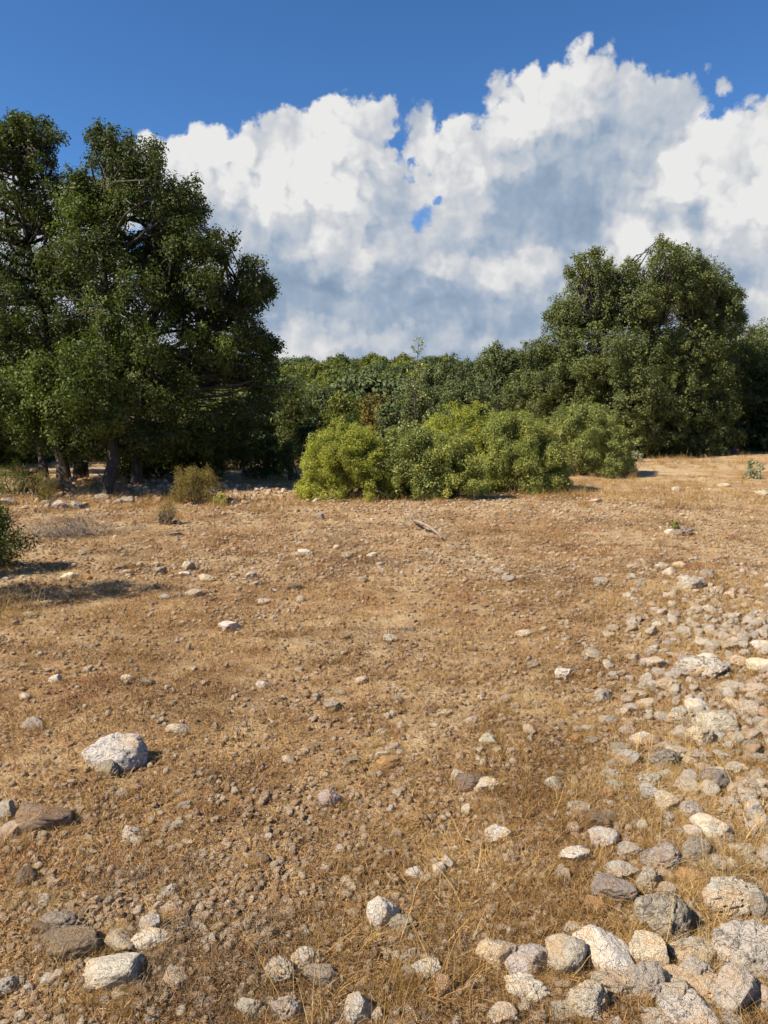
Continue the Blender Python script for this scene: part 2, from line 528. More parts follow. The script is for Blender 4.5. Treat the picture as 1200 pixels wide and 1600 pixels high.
def ground_material():
    m, t = material('dry_soil')
    P = t.n('ShaderNodeTexCoord').outputs['Object']
    a = t.noise(P, .35, 4, .6)
    b = t.noise(P, 1.6, 5, .6)
    c_ = t.noise(P, 11, 5, .7)
    d = t.noise(P, 60, 4, .7)
    f = t.noise(P, 260, 2, .6)
    col = t.ramp(t.m('ADD', t.m('MULTIPLY', b, .55), t.m('MULTIPLY', c_, .45)), [(.3, (.175, .098, .042)), (.46, (.31, .190, .088)), (.58, (.43, .28, .140)), (.72, (.56, .40, .225))])
    # iron-red earth in places
    red = t.m('MULTIPLY', t.sstep(t.noise(P, .9, 4, .6), .54, .66), .6)
    col = t.mix(red, col, (.30, .135, .065, 1))
    # straw-yellow ground where grass lies
    yel = t.m('MULTIPLY', t.sstep(t.m('ADD', t.m('MULTIPLY', a, .6), t.m('MULTIPLY', t.noise(P, 2.2, 5, .65), .4)), .44, .58), .7)
    col = t.mix(yel, col, (.53, .41, .235, 1))
    # small stones sown in the soil
    v1 = t.n('ShaderNodeTexVoronoi', {'Vector': P, 'Scale': 75.0, 'Randomness': 1.0}, feature='F1')
    v2 = t.n('ShaderNodeTexVoronoi', {'Vector': P, 'Scale': 24.0}, feature='F1')
    s1 = t.m('MULTIPLY', t.sstep(v1.outputs[0], .34, .26), t.sstep(t.n('ShaderNodeSeparateColor', {0: v1.outputs[1]}).outputs[0], .45, .55))
    s2 = t.m('MULTIPLY', t.sstep(t.m('ADD', v2.outputs[0], t.m('MULTIPLY', c_, .15)), .36, .28), t.sstep(t.m('ADD', t.n('ShaderNodeSeparateColor', {0: v2.outputs[1]}).outputs[0], t.m('MULTIPLY', a, .5)), .86, .96))
    pc = t.ramp(t.n('ShaderNodeSeparateColor', {0: v1.outputs[1]}).outputs[1], [(0, (.30, .22, .15)), (.5, (.47, .36, .24)), (1, (.62, .54, .42))])
    col = t.mix(t.m('MULTIPLY', s1, .65), col, pc)
    col = t.mix(t.m('MULTIPLY', s2, .85), col, (.58, .50, .39, 1))
    # crumbs and specks
    col = t.mix(t.m('MULTIPLY', t.sstep(d, .57, .66), .5), col, (.09, .058, .034, 1))
    h = t.m('ADD', t.m('MULTIPLY', c_, 1.2), t.m('MULTIPLY', d, .6))
    h = t.m('ADD', h, t.m('MULTIPLY', f, .18))
    h = t.m('ADD', h, t.m('ADD', t.m('MULTIPLY', s1, .25), t.m('MULTIPLY', s2, .5)))
    bp = t.n('ShaderNodeBump', {'Strength': .9, 'Distance': .03, 'Height': h})
    p = t.n('ShaderNodeBsdfPrincipled', {'Base Color': col, 'Roughness': .95, 'Specular IOR Level': .15, 'Normal': bp.outputs[0]})
    t.n('ShaderNodeOutputMaterial', {0: p.outputs[0]})
    return m


M_GROUND = ground_material()

# ------------------------------------------------------------------ ground sheet (finer near the path the photo was taken from)
fine_ang = np.radians(np.arange(-34, 34.01, 0.28))
coarse_ang = np.radians(np.arange(38, 322.1, 4.0))
ang = np.concatenate([fine_ang, coarse_ang])
rad = np.concatenate([[.25, .5, .8, 1.1], 1.35 * 1.0058 ** np.arange(0, 420), 15.6 * 1.035 ** np.arange(0, 118)])
A, R = np.meshgrid(ang, rad)
gx, gy = (R * np.sin(A)).ravel(), (R * np.cos(A)).ravel()
gz = terrain(gx, gy)
near = (1 - sm(np.hypot(gx, gy), 9, 15))
gz += near * (0.022 * n2(gx, gy, 5, 3, 31, .6) + 0.014 * n2(gx, gy, 24, 2, 41, .7))
na, nr = len(ang), len(rad)
i = np.arange(nr - 1)[:, None] * na + np.arange(na)[None]
j = np.arange(nr - 1)[:, None] * na + (np.arange(na)[None] + 1) % na
quads = np.stack([i, i + na, j + na, j], -1).reshape(-1, 4)
c0 = len(gx)
V = np.concatenate([np.stack([gx, gy, gz], 1), [[0, 0, ter(0, 0)]]])
tri = np.stack([np.full(na, c0), np.arange(na), (np.arange(na) + 1) % na], 1)
obj('ground', mesh_from('ground', V, [quads, tri], M_GROUND, smooth=True), kind='structure', label='dry stony ground of a clearing with withered grass')


# ------------------------------------------------------------------ foliage
def leaves(centers, spread, count, size, normal_c=None, flat=0.6, aspect=.55, tint=None, seed=1, up=.35):
    """rhombic folded leaves scattered round spray centres (n,3). returns V, quads, tint"""
    r = np.random.default_rng(seed)
    n = len(centers)
    N = n * count
    C = np.repeat(centers, count, 0)
    off = r.normal(size=(N, 3))
    off /= np.linalg.norm(off, axis=1)[:, None]
    off *= (r.random((N, 1)) ** .5)
    P = C + off * spread
    out = off.copy()
    if normal_c is not None:
        out = out * .6 + np.repeat(normal_c, count, 0)
    out[:, 2] += up
    nrm = out + r.normal(size=(N, 3)) * flat
    nrm /= np.linalg.norm(nrm, axis=1)[:, None] + 1e-9
    tdir = r.normal(size=(N, 3)) + off * .6
    tdir -= nrm * (tdir * nrm).sum(1)[:, None]
    tdir /= np.linalg.norm(tdir, axis=1)[:, None] + 1e-9
    side = np.cross(nrm, tdir)
    s = size * (.65 + .7 * r.random((N, 1)))
    b = P - tdir * s * .5
    tip = P + tdir * s * .5
    l = P + side * s * aspect * .5 + nrm * s * .12
    rr = P - side * s * aspect * .5 + nrm * s * .12
    V = np.stack([b, rr, tip, l], 1).reshape(-1, 3)
    Q = np.arange(N * 4).reshape(-1, 4)
    tc = r.random(n) if tint is None else tint
    tt = np.clip(np.repeat(tc, count) * .55 + r.random(N) * .45, 0, 1)
    return V, Q, np.repeat(tt, 4)


def sprays(clumps, per_m2, seed, shell=.5):
    """spray centres on a list of ellipsoid clumps (x,y,z,rx,ry,rz): denser near the rim, broken by noise"""
    r = np.random.default_rng(seed)
    out, nn, tn = [], [], []
    for k, c in enumerate(clumps):
        rad = np.array(c[3:6])
        area = 4 * np.pi * (rad.prod()) ** (2 / 3)
        n = max(5, int(area * per_m2))
        d = r.normal(size=(n, 3))
        d /= np.linalg.norm(d, axis=1)[:, None]
        rr = 1 - (1 - shell) * r.random((n, 1)) ** 1.3
        rr *= 1 + .30 * fbm(d * 2.2 + k * 3.1, 2, 3 + k % 9)[:, None]
        p = np.array(c[:3]) + d * rr * rad
        keep = fbm(p * 2.1, 2, 71) > -.11 - .12 * r.random(n)
        out.append(p[keep])
        nn.append(d[keep])
        tn.append(np.clip(.5 + .9 * fbm(p[keep] * .8, 2, 91) + .5 * (r.random(keep.sum()) - .5) + .25 * (r.random() - .5), 0, 1))
    return np.concatenate(out), np.concatenate(nn), np.concatenate(tn)


def limb(a, b, r0, r1, r, bend=.18, k=7):
    a, b = np.array(a, float), np.array(b, float)
    t = np.linspace(0, 1, k)[:, None]
    L = np.linalg.norm(b - a)
    P = a + (b - a) * t
    w = r.normal(size=3) * L * bend
    w2 = r.normal(size=3) * L * bend * .4
    P += np.sin(t * np.pi) * w + np.sin(t * 2 * np.pi) * w2
    return P, r0 + (r1 - r0) * t[:, 0]


def tree(name, label, category, trunks, clumps, per_m2, leaf_n, leaf_s, mat, seed, group=None, spread=.16, limb_r=.05, twigs=.12, extra=None, **kw):
    """trunks: list of (base xyz, top xyz, r0, r1). crown clumps in world coordinates."""
    r = np.random.default_rng(seed)
    base = np.array(trunks[0][0], float)
    props = dict(label=label, category=category)
    if group:
        props['group'] = group
    root = empty(name, base, **props)
    tops = []
    for (a, b, r0, r1) in trunks:
        P, R = limb(a, b, r0, r1, r, .035, 9)
        if abs(a[2] - ter(a[0], a[1])) < .5:
            P[0, 2] -= .25
        R[0] *= 1.45
        R[1] *= 1.12
        V, Q = tubes([(P - base, R)], 10)
        V += .25 * R.mean() * fbm(V * 6, 2, seed)[:, None] * np.array([1, 1, .2])
        obj('trunk', mesh_from('trunk', V, Q, M_BARK, True), root)
        tops.append(P)
    cl = [c[:6] for c in clumps]
    Pn, Nn, Tn = sprays(cl, per_m2, seed)
    # limbs from the trunks to every clump, twigs from the clump to some of its sprays
    paths = []
    cc = np.array([c[:3] for c in cl])
    for c in cl:
        cands = np.concatenate([t[3:] for t in tops])
        c3 = np.array(c[:3])
        low = cands[cands[:, 2] < c3[2] + .3]
        cands = low if len(low) else cands
        s = cands[np.argmin(np.linalg.norm(cands - c3, axis=1) + .4 * r.random(len(cands)))]
        L = np.linalg.norm(c3 - s)
        lw = .35 if c3[2] < base[2] + 2.0 else 1.0
        paths.append((lambda q: (q[0] - base, q[1]))(limb(s, c3, lw * limb_r * min(1.4, .35 + L * .25), lw * limb_r * .25, r, .07, 7)))
        m = max(2, int(6 * c[3]))
        for q in range(m):
            d = r.normal(size=3)
            d /= np.linalg.norm(d)
            d[2] = abs(d[2]) * .8 - .1
            e = c3 + d * np.array(c[3:6]) * r.uniform(.75, 1.05)
            P, R = limb(c3 + r.normal(size=3) * .08, e, limb_r * .28, limb_r * .07, r, .12, 5)
            paths.append((P - base, R))
    V, Q = tubes(paths, 5)
    obj('branches', mesh_from('branches', V, Q, M_BARK, True), root, kind='stuff')
    V, Q, T = leaves(Pn - base, spread, leaf_n, leaf_s, Nn * .7, tint=Tn, seed=seed, **kw)
    obj('crown', mesh_from('crown', V, Q, mat, attr={'tint': T}), root)
    if extra:
        for (nm, cls, mt, pm) in extra:
            Pn, Nn, Tn = sprays(cls, pm, seed + 5)
            V, Q, T = leaves(Pn - base, spread, leaf_n, leaf_s, Nn * .7, tint=Tn, seed=seed + 6, **kw)
            obj(nm, mesh_from(nm, V, Q, mt, attr={'tint': T}), root)
    return root


def pclumps(lst, Y, half, cx, seed, back=True, depth=1.0, full=.76):
    """clumps given as (px, py, r_px[, nearer by metres]) on the photo, for a tree standing Y metres away;
    each gets a true depth inside a rounded crown of half-width HALF metres centred over cx"""
    r = np.random.default_rng(seed)
    out = []
    for c in lst:
        p = at_depth(c[0], c[1], Y)
        rr = c[2] / F * Y
        if len(c) > 3:
            off = [c[3]]
        else:
            h = max(.15, 1 - ((p[0] - cx) / half) ** 2) ** .5 * half * .75 * depth
            off = [-h * r.uniform(.3, 1), h * r.uniform(.2, 1)] if back else [r.uniform(-h, h)]
        for o in off:
            q = at_depth(c[0], c[1], Y + o)
            f = full if c[2] > 15 else 1.0
            out.append((q[0] + r.normal() * .1 * rr, q[1], q[2] + r.normal() * .1 * rr, f * rr * r.uniform(.9, 1.1), f * rr * r.uniform(.95, 1.25), f * rr * r.uniform(.8, 1.0)))
            if c[2] > 15:
                for _ in range(7):
                    u = r.normal(size=3)
                    u /= np.linalg.norm(u)
                    u[2] += .25
                    s_ = rr * r.uniform(.16, .38)
                    e = q + u * rr * r.uniform(.75, 1.0)
                    out.append((e[0], e[1], e[2], s_, s_, s_ * r.uniform(.8, 1.3)))
    return out


def base_of(px, py):
    x, y, z = ground_at(px, py)
    return np.array([x, y, z - .05])


# ---- the big oak on the left: front tree
YA = 13.7
LA = [(165, 225, 22), (187, 262, 32), (232, 262, 26), (225, 315, 40), (150, 320, 40), (105, 310, 30), (270, 330, 36), (300, 330, 22), (300, 385, 42), (240, 400, 55), (160, 400, 60),
      (340, 392, 24), (325, 440, 46), (395, 432, 24), (408, 456, 20), (380, 485, 32), (300, 500, 58), (210, 500, 62), (120, 490, 55), (388, 530, 36), (418, 548, 17), (340, 570, 52),
      (400, 585, 32), (260, 600, 60), (180, 590, 55), (300, 655, 48), (378, 645, 42), (230, 655, 48), (330, 695, 34), (420, 618, 36), (130, 560, 50), (265, 450, 50), (100, 420, 45), (135, 290, 16), (150, 250, 12), (143, 212, 8), (240, 232, 12), (205, 222, 14),
      (270, 292, 14), (360, 372, 9), (420, 440, 9), (425, 452, 8), (434, 543, 8), (140, 700, 30, -1.6), (250, 700, 40), (210, 690, 34, -2.2), (270, 680, 40, -2.0), (330, 690, 40, -1.5), (390, 690, 34, -.6), (180, 660, 34, -2.2), (110, 690, 34, -.5), (300, 720, 30, 0), (230, 725, 26, .5)]
LBOUGH = [(60, 598, 44, -1.9), (112, 590, 42, -2.1), (150, 625, 38, -2.0), (38, 640, 40, -2.2), (95, 650, 38, -2.4), (180, 618, 26, -1.8), (8, 615, 40, -2.0), (150, 585, 26, -2.2), (-40, 640, 50, -2.0), (60, 680, 30, -2.0), (155, 665, 24, -2.2)]
LLIT = [(290, 300, 18, -.8), (175, 330, 40, -1.9), (180, 530, 34, -2.3), (170, 480, 30, -2.4), (110, 370, 36, -2.0), (330, 545, 30, -2.2), (230, 560, 30, -2.4), (120, 330, 30, -1.6)]
tb = at_depth(158, 760, YA)
tb[2] = ter(tb[0], tb[1]) - .05
tree('oak_tree', 'large dark spreading oak in front, its pale brown trunk rising from the stones', 'tree',
     [(tb, at_depth(165, 480, YA + 1.4), .11, .07), (tb + [.3, .9, 0], at_depth(250, 470, YA + 2.2), .10, .06), (at_depth(165, 490, YA + 1.4), at_depth(180, 300, YA + 2.4), .09, .02), (at_depth(250, 475, YA + 2.2), at_depth(240, 330, YA + 2.8), .06, .02),
      (at_depth(240, 560, YA + 1.8), at_depth(380, 480, YA + 2.6), .06, .02)],
     pclumps(LA, YA + 3.0, 2.9, at_depth(240, 500, YA + 3.0)[0], 11), 19.0, 24, .060, M_OAK, 21, spread=.16,
     extra=[('low_bough', pclumps(LBOUGH, YA + 2.2, 2, 0, 12), M_OAK_LIT, 26.0), ('sunlit_foliage', pclumps(LLIT, YA + 3.3, 2, 0, 12), M_OAK_LIT, 20.0)])  # bough and these clumps are painted with the sunlit leaf colour

# ---- second oak, behind and to the left
YB = YA + 3.8
LB = [(45, 203, 20), (60, 225, 20), (82, 212, 14), (20, 245, 34), (12, 215, 24), (-15, 235, 34), (60, 268, 28), (-35, 270, 45), (30, 325, 52), (85, 345, 34), (-45, 370, 65), (40, 415, 58), (100, 430, 45), (-5, 480, 65), (60, 520, 55), (-70, 490, 75),
      (20, 570, 55), (-80, 600, 75), (100, 565, 50), (30, 640, 45), (90, 640, 40), (70, 190, 8), (38, 186, 8), (92, 214, 8), (80, 250, 10)]
bb = base_of(102, 757)
b2 = base_of(126, 752)
tree('oak_tree', 'tall leaning oak behind, two dark slim stems curving up at the field edge', 'tree',
     [(bb, at_depth(78, 560, YB), .13, .09), (b2, at_depth(130, 540, YB), .14, .09), (at_depth(78, 570, YB), at_depth(30, 320, YB), .09, .04), (at_depth(30, 330, YB), at_depth(48, 215, YB), .04, .02), (at_depth(100, 600, YB), at_depth(-60, 420, YB + .5), .07, .03),
      (base_of(70, 755), at_depth(30, 600, YB), .09, .06)],
     pclumps(LB, YB, 2.6, at_depth(10, 500, YB)[0], 31), 14.0, 22, .066, M_OAK, 33, spread=.15)

# ---- the round oak on the right
YR = base_of(1010, 716)[1]
RA = [(930, 420, 24), (905, 425, 18), (955, 432, 20), (1037, 402, 24), (1005, 430, 28), (1075, 418, 26), (1110, 445, 28), (1140, 470, 20), (1152, 462, 9), (1100, 470, 36), (1050, 465, 46), (985, 480, 46), (920, 475, 44), (883, 490, 24), (872, 505, 20),
      (878, 545, 36), (935, 550, 54), (1005, 550, 56), (1075, 540, 50), (1125, 525, 32), (1110, 590, 42), (1050, 620, 56), (980, 620, 56), (910, 610, 50), (862, 600, 34), (1100, 650, 42), (1040, 675, 38), (980, 675, 42), (1128, 640, 28), (895, 655, 34),
      (1130, 490, 24), (1100, 440, 34, -1), (1070, 450, 34, -1.4), (1120, 480, 34, -1), (1000, 470, 36, -1.6), (1140, 500, 22, -.5), (902, 403, 8), (935, 397, 8), (1030, 385, 9), (1060, 392, 9), (1095, 415, 9), (1150, 490, 12), (940, 690, 26), (1010, 695, 24), (1075, 690, 26)]
rb = base_of(1010, 714)
cxr = at_depth(1005, 600, YR)[0]
tree('holm_oak', 'broad rounded holm oak with two crests standing at the right of the shrubs', 'tree',
     [(rb, at_depth(1020, 520, YR + .3), .22, .12), (rb + [-.6, .2, 0], at_depth(930, 500, YR), .16, .09), (rb + [.5, .3, 0], at_depth(1090, 520, YR + .2), .14, .07)],
     pclumps(RA, YR + .8, 3.2, cxr, 41, depth=.9, full=1.0), 10.5, 21, .084, M_HOLM, 43, spread=.17, twigs=.1)
RL = [(832, 560, 22), (845, 590, 26), (815, 610, 24), (800, 625, 18), (835, 635, 26), (850, 560, 16), (860, 640, 30)]
tree('holm_oak', 'low dense holm oak nestling against the left side of the broad one', 'tree',
     [(base_of(835, 708), at_depth(835, 620, YR + 1.5), .12, .07)], pclumps(RL, YR + 1.5, 1.6, at_depth(830, 600, YR + 1.5)[0], 51), 14.0, 24, .08, M_HOLM, 53, spread=.17)
YF = YR + 5
RF = [(1160, 545, 26), (1190, 535, 26), (1150, 570, 26), (1180, 580, 40), (1210, 560, 45), (1165, 620, 38), (1200, 640, 45), (1150, 655, 28), (1180, 675, 24), (1250, 560, 60), (1250, 640, 60), (1140, 600, 22), (1300, 600, 60), (1185, 520, 10), (1170, 524, 9)]
tree('holm_oak', 'dark holm oak at the far right edge beyond a strip of sunlit grass', 'tree',
     [(base_of(1185, 702), at_depth(1190, 600, YF), .16, .1)], pclumps(RF, YF, 3.0, at_depth(1210, 600, YF)[0], 61), 9.0, 13, .108, M_HOLM, 63, spread=.18)

# ---- trees of the middle distance: (crown middle px, top px, half width px, depth, label, material)
def crown_clumps(px, top, hw, bot, Y, seed, lobes=16):
    r = np.random.default_rng(seed)
    out = []
    W_, H_ = hw / F * Y, (bot - top) / F * Y / 2
    c = at_depth(px, (top + bot) / 2, Y)
    for k in range(lobes):
        u = r.normal(size=3)
        u /= np.linalg.norm(u)
        if u[2] < -.5:
            u[2] *= -1
        s = r.uniform(.24, .40)
        out.append((c[0] + u[0] * W_ * (1 - s) * 1.02, c[1] + u[1] * W_ * (1 - s), c[2] + u[2] * H_ * (1 - s), W_ * s, W_ * s, W_ * s * .85))
    out.append((c[0], c[1], c[2], W_ * .6, W_ * .6, H_ * .6))
    return out


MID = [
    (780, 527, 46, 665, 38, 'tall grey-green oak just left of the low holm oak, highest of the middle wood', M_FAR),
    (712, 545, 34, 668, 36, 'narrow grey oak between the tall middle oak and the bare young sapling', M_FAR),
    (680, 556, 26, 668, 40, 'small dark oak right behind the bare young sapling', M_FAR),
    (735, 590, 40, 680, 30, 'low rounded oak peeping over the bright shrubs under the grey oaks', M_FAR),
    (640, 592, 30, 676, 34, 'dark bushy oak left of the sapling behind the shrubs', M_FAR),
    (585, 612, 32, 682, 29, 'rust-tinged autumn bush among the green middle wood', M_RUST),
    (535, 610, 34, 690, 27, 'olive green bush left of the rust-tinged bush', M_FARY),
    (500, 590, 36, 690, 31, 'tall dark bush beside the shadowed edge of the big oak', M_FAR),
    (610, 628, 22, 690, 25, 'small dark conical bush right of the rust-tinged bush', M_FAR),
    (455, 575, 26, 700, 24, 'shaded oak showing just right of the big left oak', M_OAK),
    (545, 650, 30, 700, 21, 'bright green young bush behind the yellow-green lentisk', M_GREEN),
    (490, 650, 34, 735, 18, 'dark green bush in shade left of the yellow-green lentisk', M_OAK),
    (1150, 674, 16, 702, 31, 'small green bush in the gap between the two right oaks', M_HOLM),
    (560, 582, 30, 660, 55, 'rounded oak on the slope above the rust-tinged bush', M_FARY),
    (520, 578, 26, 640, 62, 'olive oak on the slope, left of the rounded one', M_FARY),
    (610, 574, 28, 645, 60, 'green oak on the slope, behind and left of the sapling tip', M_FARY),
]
for k, (px, top, hw, bot, Y, lab, mt) in enumerate(MID):
    cl = crown_clumps(px, top, hw, bot, Y, 200 + k)
    x = at_depth(px, 600, Y)[0]
    z = ter(x, Y)
    c = at_depth(px, (top + bot) / 2, Y)
    if bot / F * Y and cl:
        lowest = min(q[2] - q[5] for q in cl)
        # fill down to the ground with a skirt
        W_ = hw / F * Y
        if lowest > z + .6:
            for q in range(6):
                a_ = q * 1.05
                cl.append((c[0] + math.cos(a_) * W_ * .5, c[1] + math.sin(a_) * W_ * .5, (lowest + z) / 2 + .3, W_ * .4, W_ * .4, (lowest - z) / 2 + .5))
    far = Y > 24
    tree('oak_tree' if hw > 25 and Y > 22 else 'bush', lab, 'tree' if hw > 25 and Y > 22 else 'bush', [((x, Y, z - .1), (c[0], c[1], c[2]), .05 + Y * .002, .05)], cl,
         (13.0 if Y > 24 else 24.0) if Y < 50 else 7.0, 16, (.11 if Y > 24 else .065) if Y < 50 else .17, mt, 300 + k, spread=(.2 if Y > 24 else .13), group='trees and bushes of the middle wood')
#PART3
# ------------------------------------------------------------------ the wooded rise beyond (reads as one mass)
lib = bpy.data.collections.new('library')      # source pieces for the scattered stuff, not linked to the scene


def lib_obj(coll, name, me):
    o = bpy.data.objects.new(name, me)
    coll.objects.link(o)
    return o


def scatter(name, pts, rot, scl, pick, coll, **props):
    """one object of kind stuff: points carrying rotation, size and which piece to show"""
    me = mesh_from(name, pts, np.zeros((0, 3), int), None, attr={'rot': rot, 'scl': scl, 'pick': pick.astype(float)})
    o = obj(name, me, kind='stuff', **props)
    ng = bpy.data.node_groups.new(name + '_nodes', 'GeometryNodeTree')
    ng.interface.new_socket('Geometry', in_out='INPUT', socket_type='NodeSocketGeometry')
    ng.interface.new_socket('Geometry', in_out='OUTPUT', socket_type='NodeSocketGeometry')
    N, L = ng.nodes, ng.links
    gi, go = N.new('NodeGroupInput'), N.new('NodeGroupOutput')
    iop = N.new('GeometryNodeInstanceOnPoints')
    ci = N.new('GeometryNodeCollectionInfo')
    ci.inputs[0].default_value = coll
    ci.inputs[1].default_value = True
    ci.inputs[2].default_value = True
    ci.transform_space = 'ORIGINAL'
    iop.inputs['Pick Instance'].default_value = True

    def na(nm, ty):
        a = N.new('GeometryNodeInputNamedAttribute')
        a.data_type = ty
        a.inputs[0].default_value = nm
        return a.outputs[0]
    fi = N.new('FunctionNodeFloatToInt')
    L.new(na('pick', 'FLOAT'), fi.inputs[0])
    er = N.new('FunctionNodeEulerToRotation')
    L.new(na('rot', 'FLOAT_VECTOR'), er.inputs[0])
    L.new(gi.outputs[0], iop.inputs['Points'])
    L.new(ci.outputs[0], iop.inputs['Instance'])
    L.new(fi.outputs[0], iop.inputs['Instance Index'])
    L.new(er.outputs[0], iop.inputs['Rotation'])
    L.new(na('scl', 'FLOAT_VECTOR'), iop.inputs['Scale'])
    L.new(iop.outputs[0], go.inputs[0])
    md = o.modifiers.new('scatter', 'NODES')
    md.node_group = ng
    return o


cf = bpy.data.collections.new('far_crowns')
for k in range(5):
    r = np.random.default_rng(400 + k)
    cl = []
    for q in range(16):
        u = r.normal(size=3)
        u /= np.linalg.norm(u)
        u[2] = abs(u[2]) * 1.0 - .25
        cl.append((u[0] * 1.5, u[1] * 1.5, 2.6 + u[2] * 1.6, *(r.uniform(.6, 1.0, 2)), r.uniform(.5, .8)))
    cl += [(math.cos(a) * 1.4, math.sin(a) * 1.4, 1.0, .9, .9, 1.0) for a in np.arange(0, 6.3, 1.05)]
    Pn, Nn, Tn = sprays(cl, 5.0, 410 + k)
    V, Q, T = leaves(Pn, .26, 12, .21, Nn * .8, tint=Tn, seed=420 + k)
    lib_obj(cf, 'crown_%d' % k, mesh_from('far_crown', V, Q, M_FARY if k % 2 else M_FAR, attr={'tint': T}))
r = np.random.default_rng(77)
pts = []
for _ in range(6500):
    Y = 44 * (330 / 44) ** (r.random() ** .8)
    th = r.uniform(-.95, .95)
    x, y = Y * math.tan(th) if abs(th) < .9 else Y * 1.4 * np.sign(th), Y
    pts.append((x, y))
pts = np.array(pts)
dn = np.hypot(pts[:, 0], pts[:, 1])
keep = np.ones(len(pts), bool)
grid = {}
for k, (x, y) in enumerate(pts):          # no two crowns closer than about two metres near by
    c = 2.3 + dn[k] * .006
    key = (int(x // c), int(y // c))
    if key in grid:
        keep[k] = False
    grid[key] = 1
pts = pts[keep]
n = len(pts)
side = np.stack([np.concatenate([r.uniform(-60, -11, 260), r.uniform(15.5, 70, 260), r.uniform(-50, 50, 350)]), np.concatenate([r.uniform(-30, 42, 260), r.uniform(27, 44, 260), r.uniform(-70, -25, 350)])], 1)
side = side[~((side[:, 0] < -11) & (side[:, 0] > -16) & (side[:, 1] < 20))]
pts = np.concatenate([pts, side])
n = len(pts)
z = terrain(pts[:, 0], pts[:, 1]) - .1
sc = r.uniform(.65, 1.4, n) * (1 + .15 * n2(pts[:, 0], pts[:, 1], .05, 2, 3))
sc = np.stack([sc * r.uniform(.85, 1.2, n), sc * r.uniform(.85, 1.2, n), sc * r.uniform(.8, 1.1, n)], 1)
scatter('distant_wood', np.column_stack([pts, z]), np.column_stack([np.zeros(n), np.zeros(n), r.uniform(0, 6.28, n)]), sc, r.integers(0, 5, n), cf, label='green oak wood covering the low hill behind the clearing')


# ------------------------------------------------------------------ shrubs
def shrub(name, label, cx, base, hw, top, mat, seed, leaf_s=.04, per=26, n=20, depth=1.0, lobes=26, group=None, spread=.09, stems=9, aspect=.45, stem_mat=None, up=.6, cover=.85, Y=None, lob=(.17, .30), category='shrub'):
    """a domed shrub: middle px, foot py, half width px, top py"""
    r = np.random.default_rng(seed)
    b = base_of(cx, base)
    if Y is not None:
        xx = at_depth(cx, 700, Y)[0]
        b = np.array([xx, Y, ter(xx, Y)])
    W_ = hw / F * b[1]
    b[1] += W_ * .75 * depth
    W_ = hw / F * b[1]
    b[0] = at_depth(cx, base, b[1])[0]
    b[2] = ter(b[0], b[1]) - .02
    Htop = at_depth(cx, top, b[1])[2] - b[2]
    props = dict(label=label, category=category)
    if group:
        props['group'] = group
    root = empty(name, b, **props)
    cl = []
    for k in range(lobes):
        a = r.uniform(0, 6.283)
        el_ = math.asin(r.uniform(0.02, .98))
        s = r.uniform(*lob)
        d = np.array([math.cos(a) * math.cos(el_), math.sin(a) * math.cos(el_) * depth, math.sin(el_)])
        s_ = W_ * s
        cl.append((d[0] * (W_ - s_ * .85), d[1] * (W_ - s_ * .85), max(.08, d[2] * (Htop - s_ * .8)), s_, s_, s_ * r.uniform(.8, 1.15)))
    for k in range(16 if hw > 35 else 0):
        a = r.uniform(0, 6.283)
        el_ = math.asin(r.uniform(0.15, 1))
        f_ = r.uniform(.98, 1.12)
        cl.append((math.cos(a) * math.cos(el_) * W_ * f_, math.sin(a) * math.cos(el_) * depth * W_ * f_, math.sin(el_) * Htop * f_, .055, .055, .10))
    cl.append((0, 0, Htop * .45, W_ * .68, W_ * .68 * depth, Htop * .42))
    paths = []
    for k in range(stems):
        a = r.uniform(0, 6.283)
        c = cl[r.integers(0, len(cl))]
        P, R = limb((math.cos(a) * .08, math.sin(a) * .08, -.05), c[:3], .016, .006, r, .1, 6)
        paths.append((P, R))
        for q in range(2):
            e = np.array(c[:3]) + r.normal(size=3) * W_ * .2
            e[2] = max(e[2], .05)
            paths.append(limb(P[3], e, .007, .003, r, .1, 4))
    V, Q = tubes(paths, 5)
    obj('stem', mesh_from('stem', V, Q, stem_mat or M_BARK, True), root)
    Pn, Nn, Tn = sprays(cl, per / max(.2, W_) ** .3, seed, shell=.62)
    k_ = Pn[:, 2] > .03
    Pn, Nn, Tn = Pn[k_], Nn[k_], Tn[k_]
    V, Q, T = leaves(Pn, spread, n, leaf_s, Nn * .9, tint=Tn, seed=seed, aspect=aspect, up=up, flat=1.0)
    obj('foliage', mesh_from('foliage', V, Q, mat, attr={'tint': T}), root)
    return root, b, Htop, W_


shrub('lentisk_shrub', 'bright yellow-green domed shrub at the left end of the row', 545, 783, 82, 660, M_LENT, 501, .036, 120, 34, lobes=84, stems=22, lob=(.09, .20), depth=.8)
shrub('mastic_shrub', 'darker shrub of glossy leaves wedged between the two brightest shrubs', 640, 782, 66, 662, M_OLIVE, 502, .043, 85, 26, lobes=34, stems=14, lob=(.14, .28))
shrub('lentisk_shrub', 'full green shrub with feathery lobes in the middle of the row', 795, 773, 96, 642, M_GREEN, 503, .037, 100, 30, lobes=104, stems=22, lob=(.08, .19), depth=.8)
shrub('lentisk_shrub', 'small green shrub in front, filling the foot of the row', 705, 782, 56, 680, M_GREEN, 504, .037, 110, 30, lobes=34, lob=(.14, .28))
shrub('lentisk_shrub', 'pale yellow-topped shrub rising behind the middle of the row', 715, 762, 90, 636, M_LENT, 505, .045, 70, 24, lobes=70, lob=(.10, .22), Y=15.2)
shrub('lentisk_shrub', 'small grey-green sprig bush poking out behind the left end of the row', 500, 775, 30, 672, M_OLIVE, 506, .045, 70, 20, lobes=16)
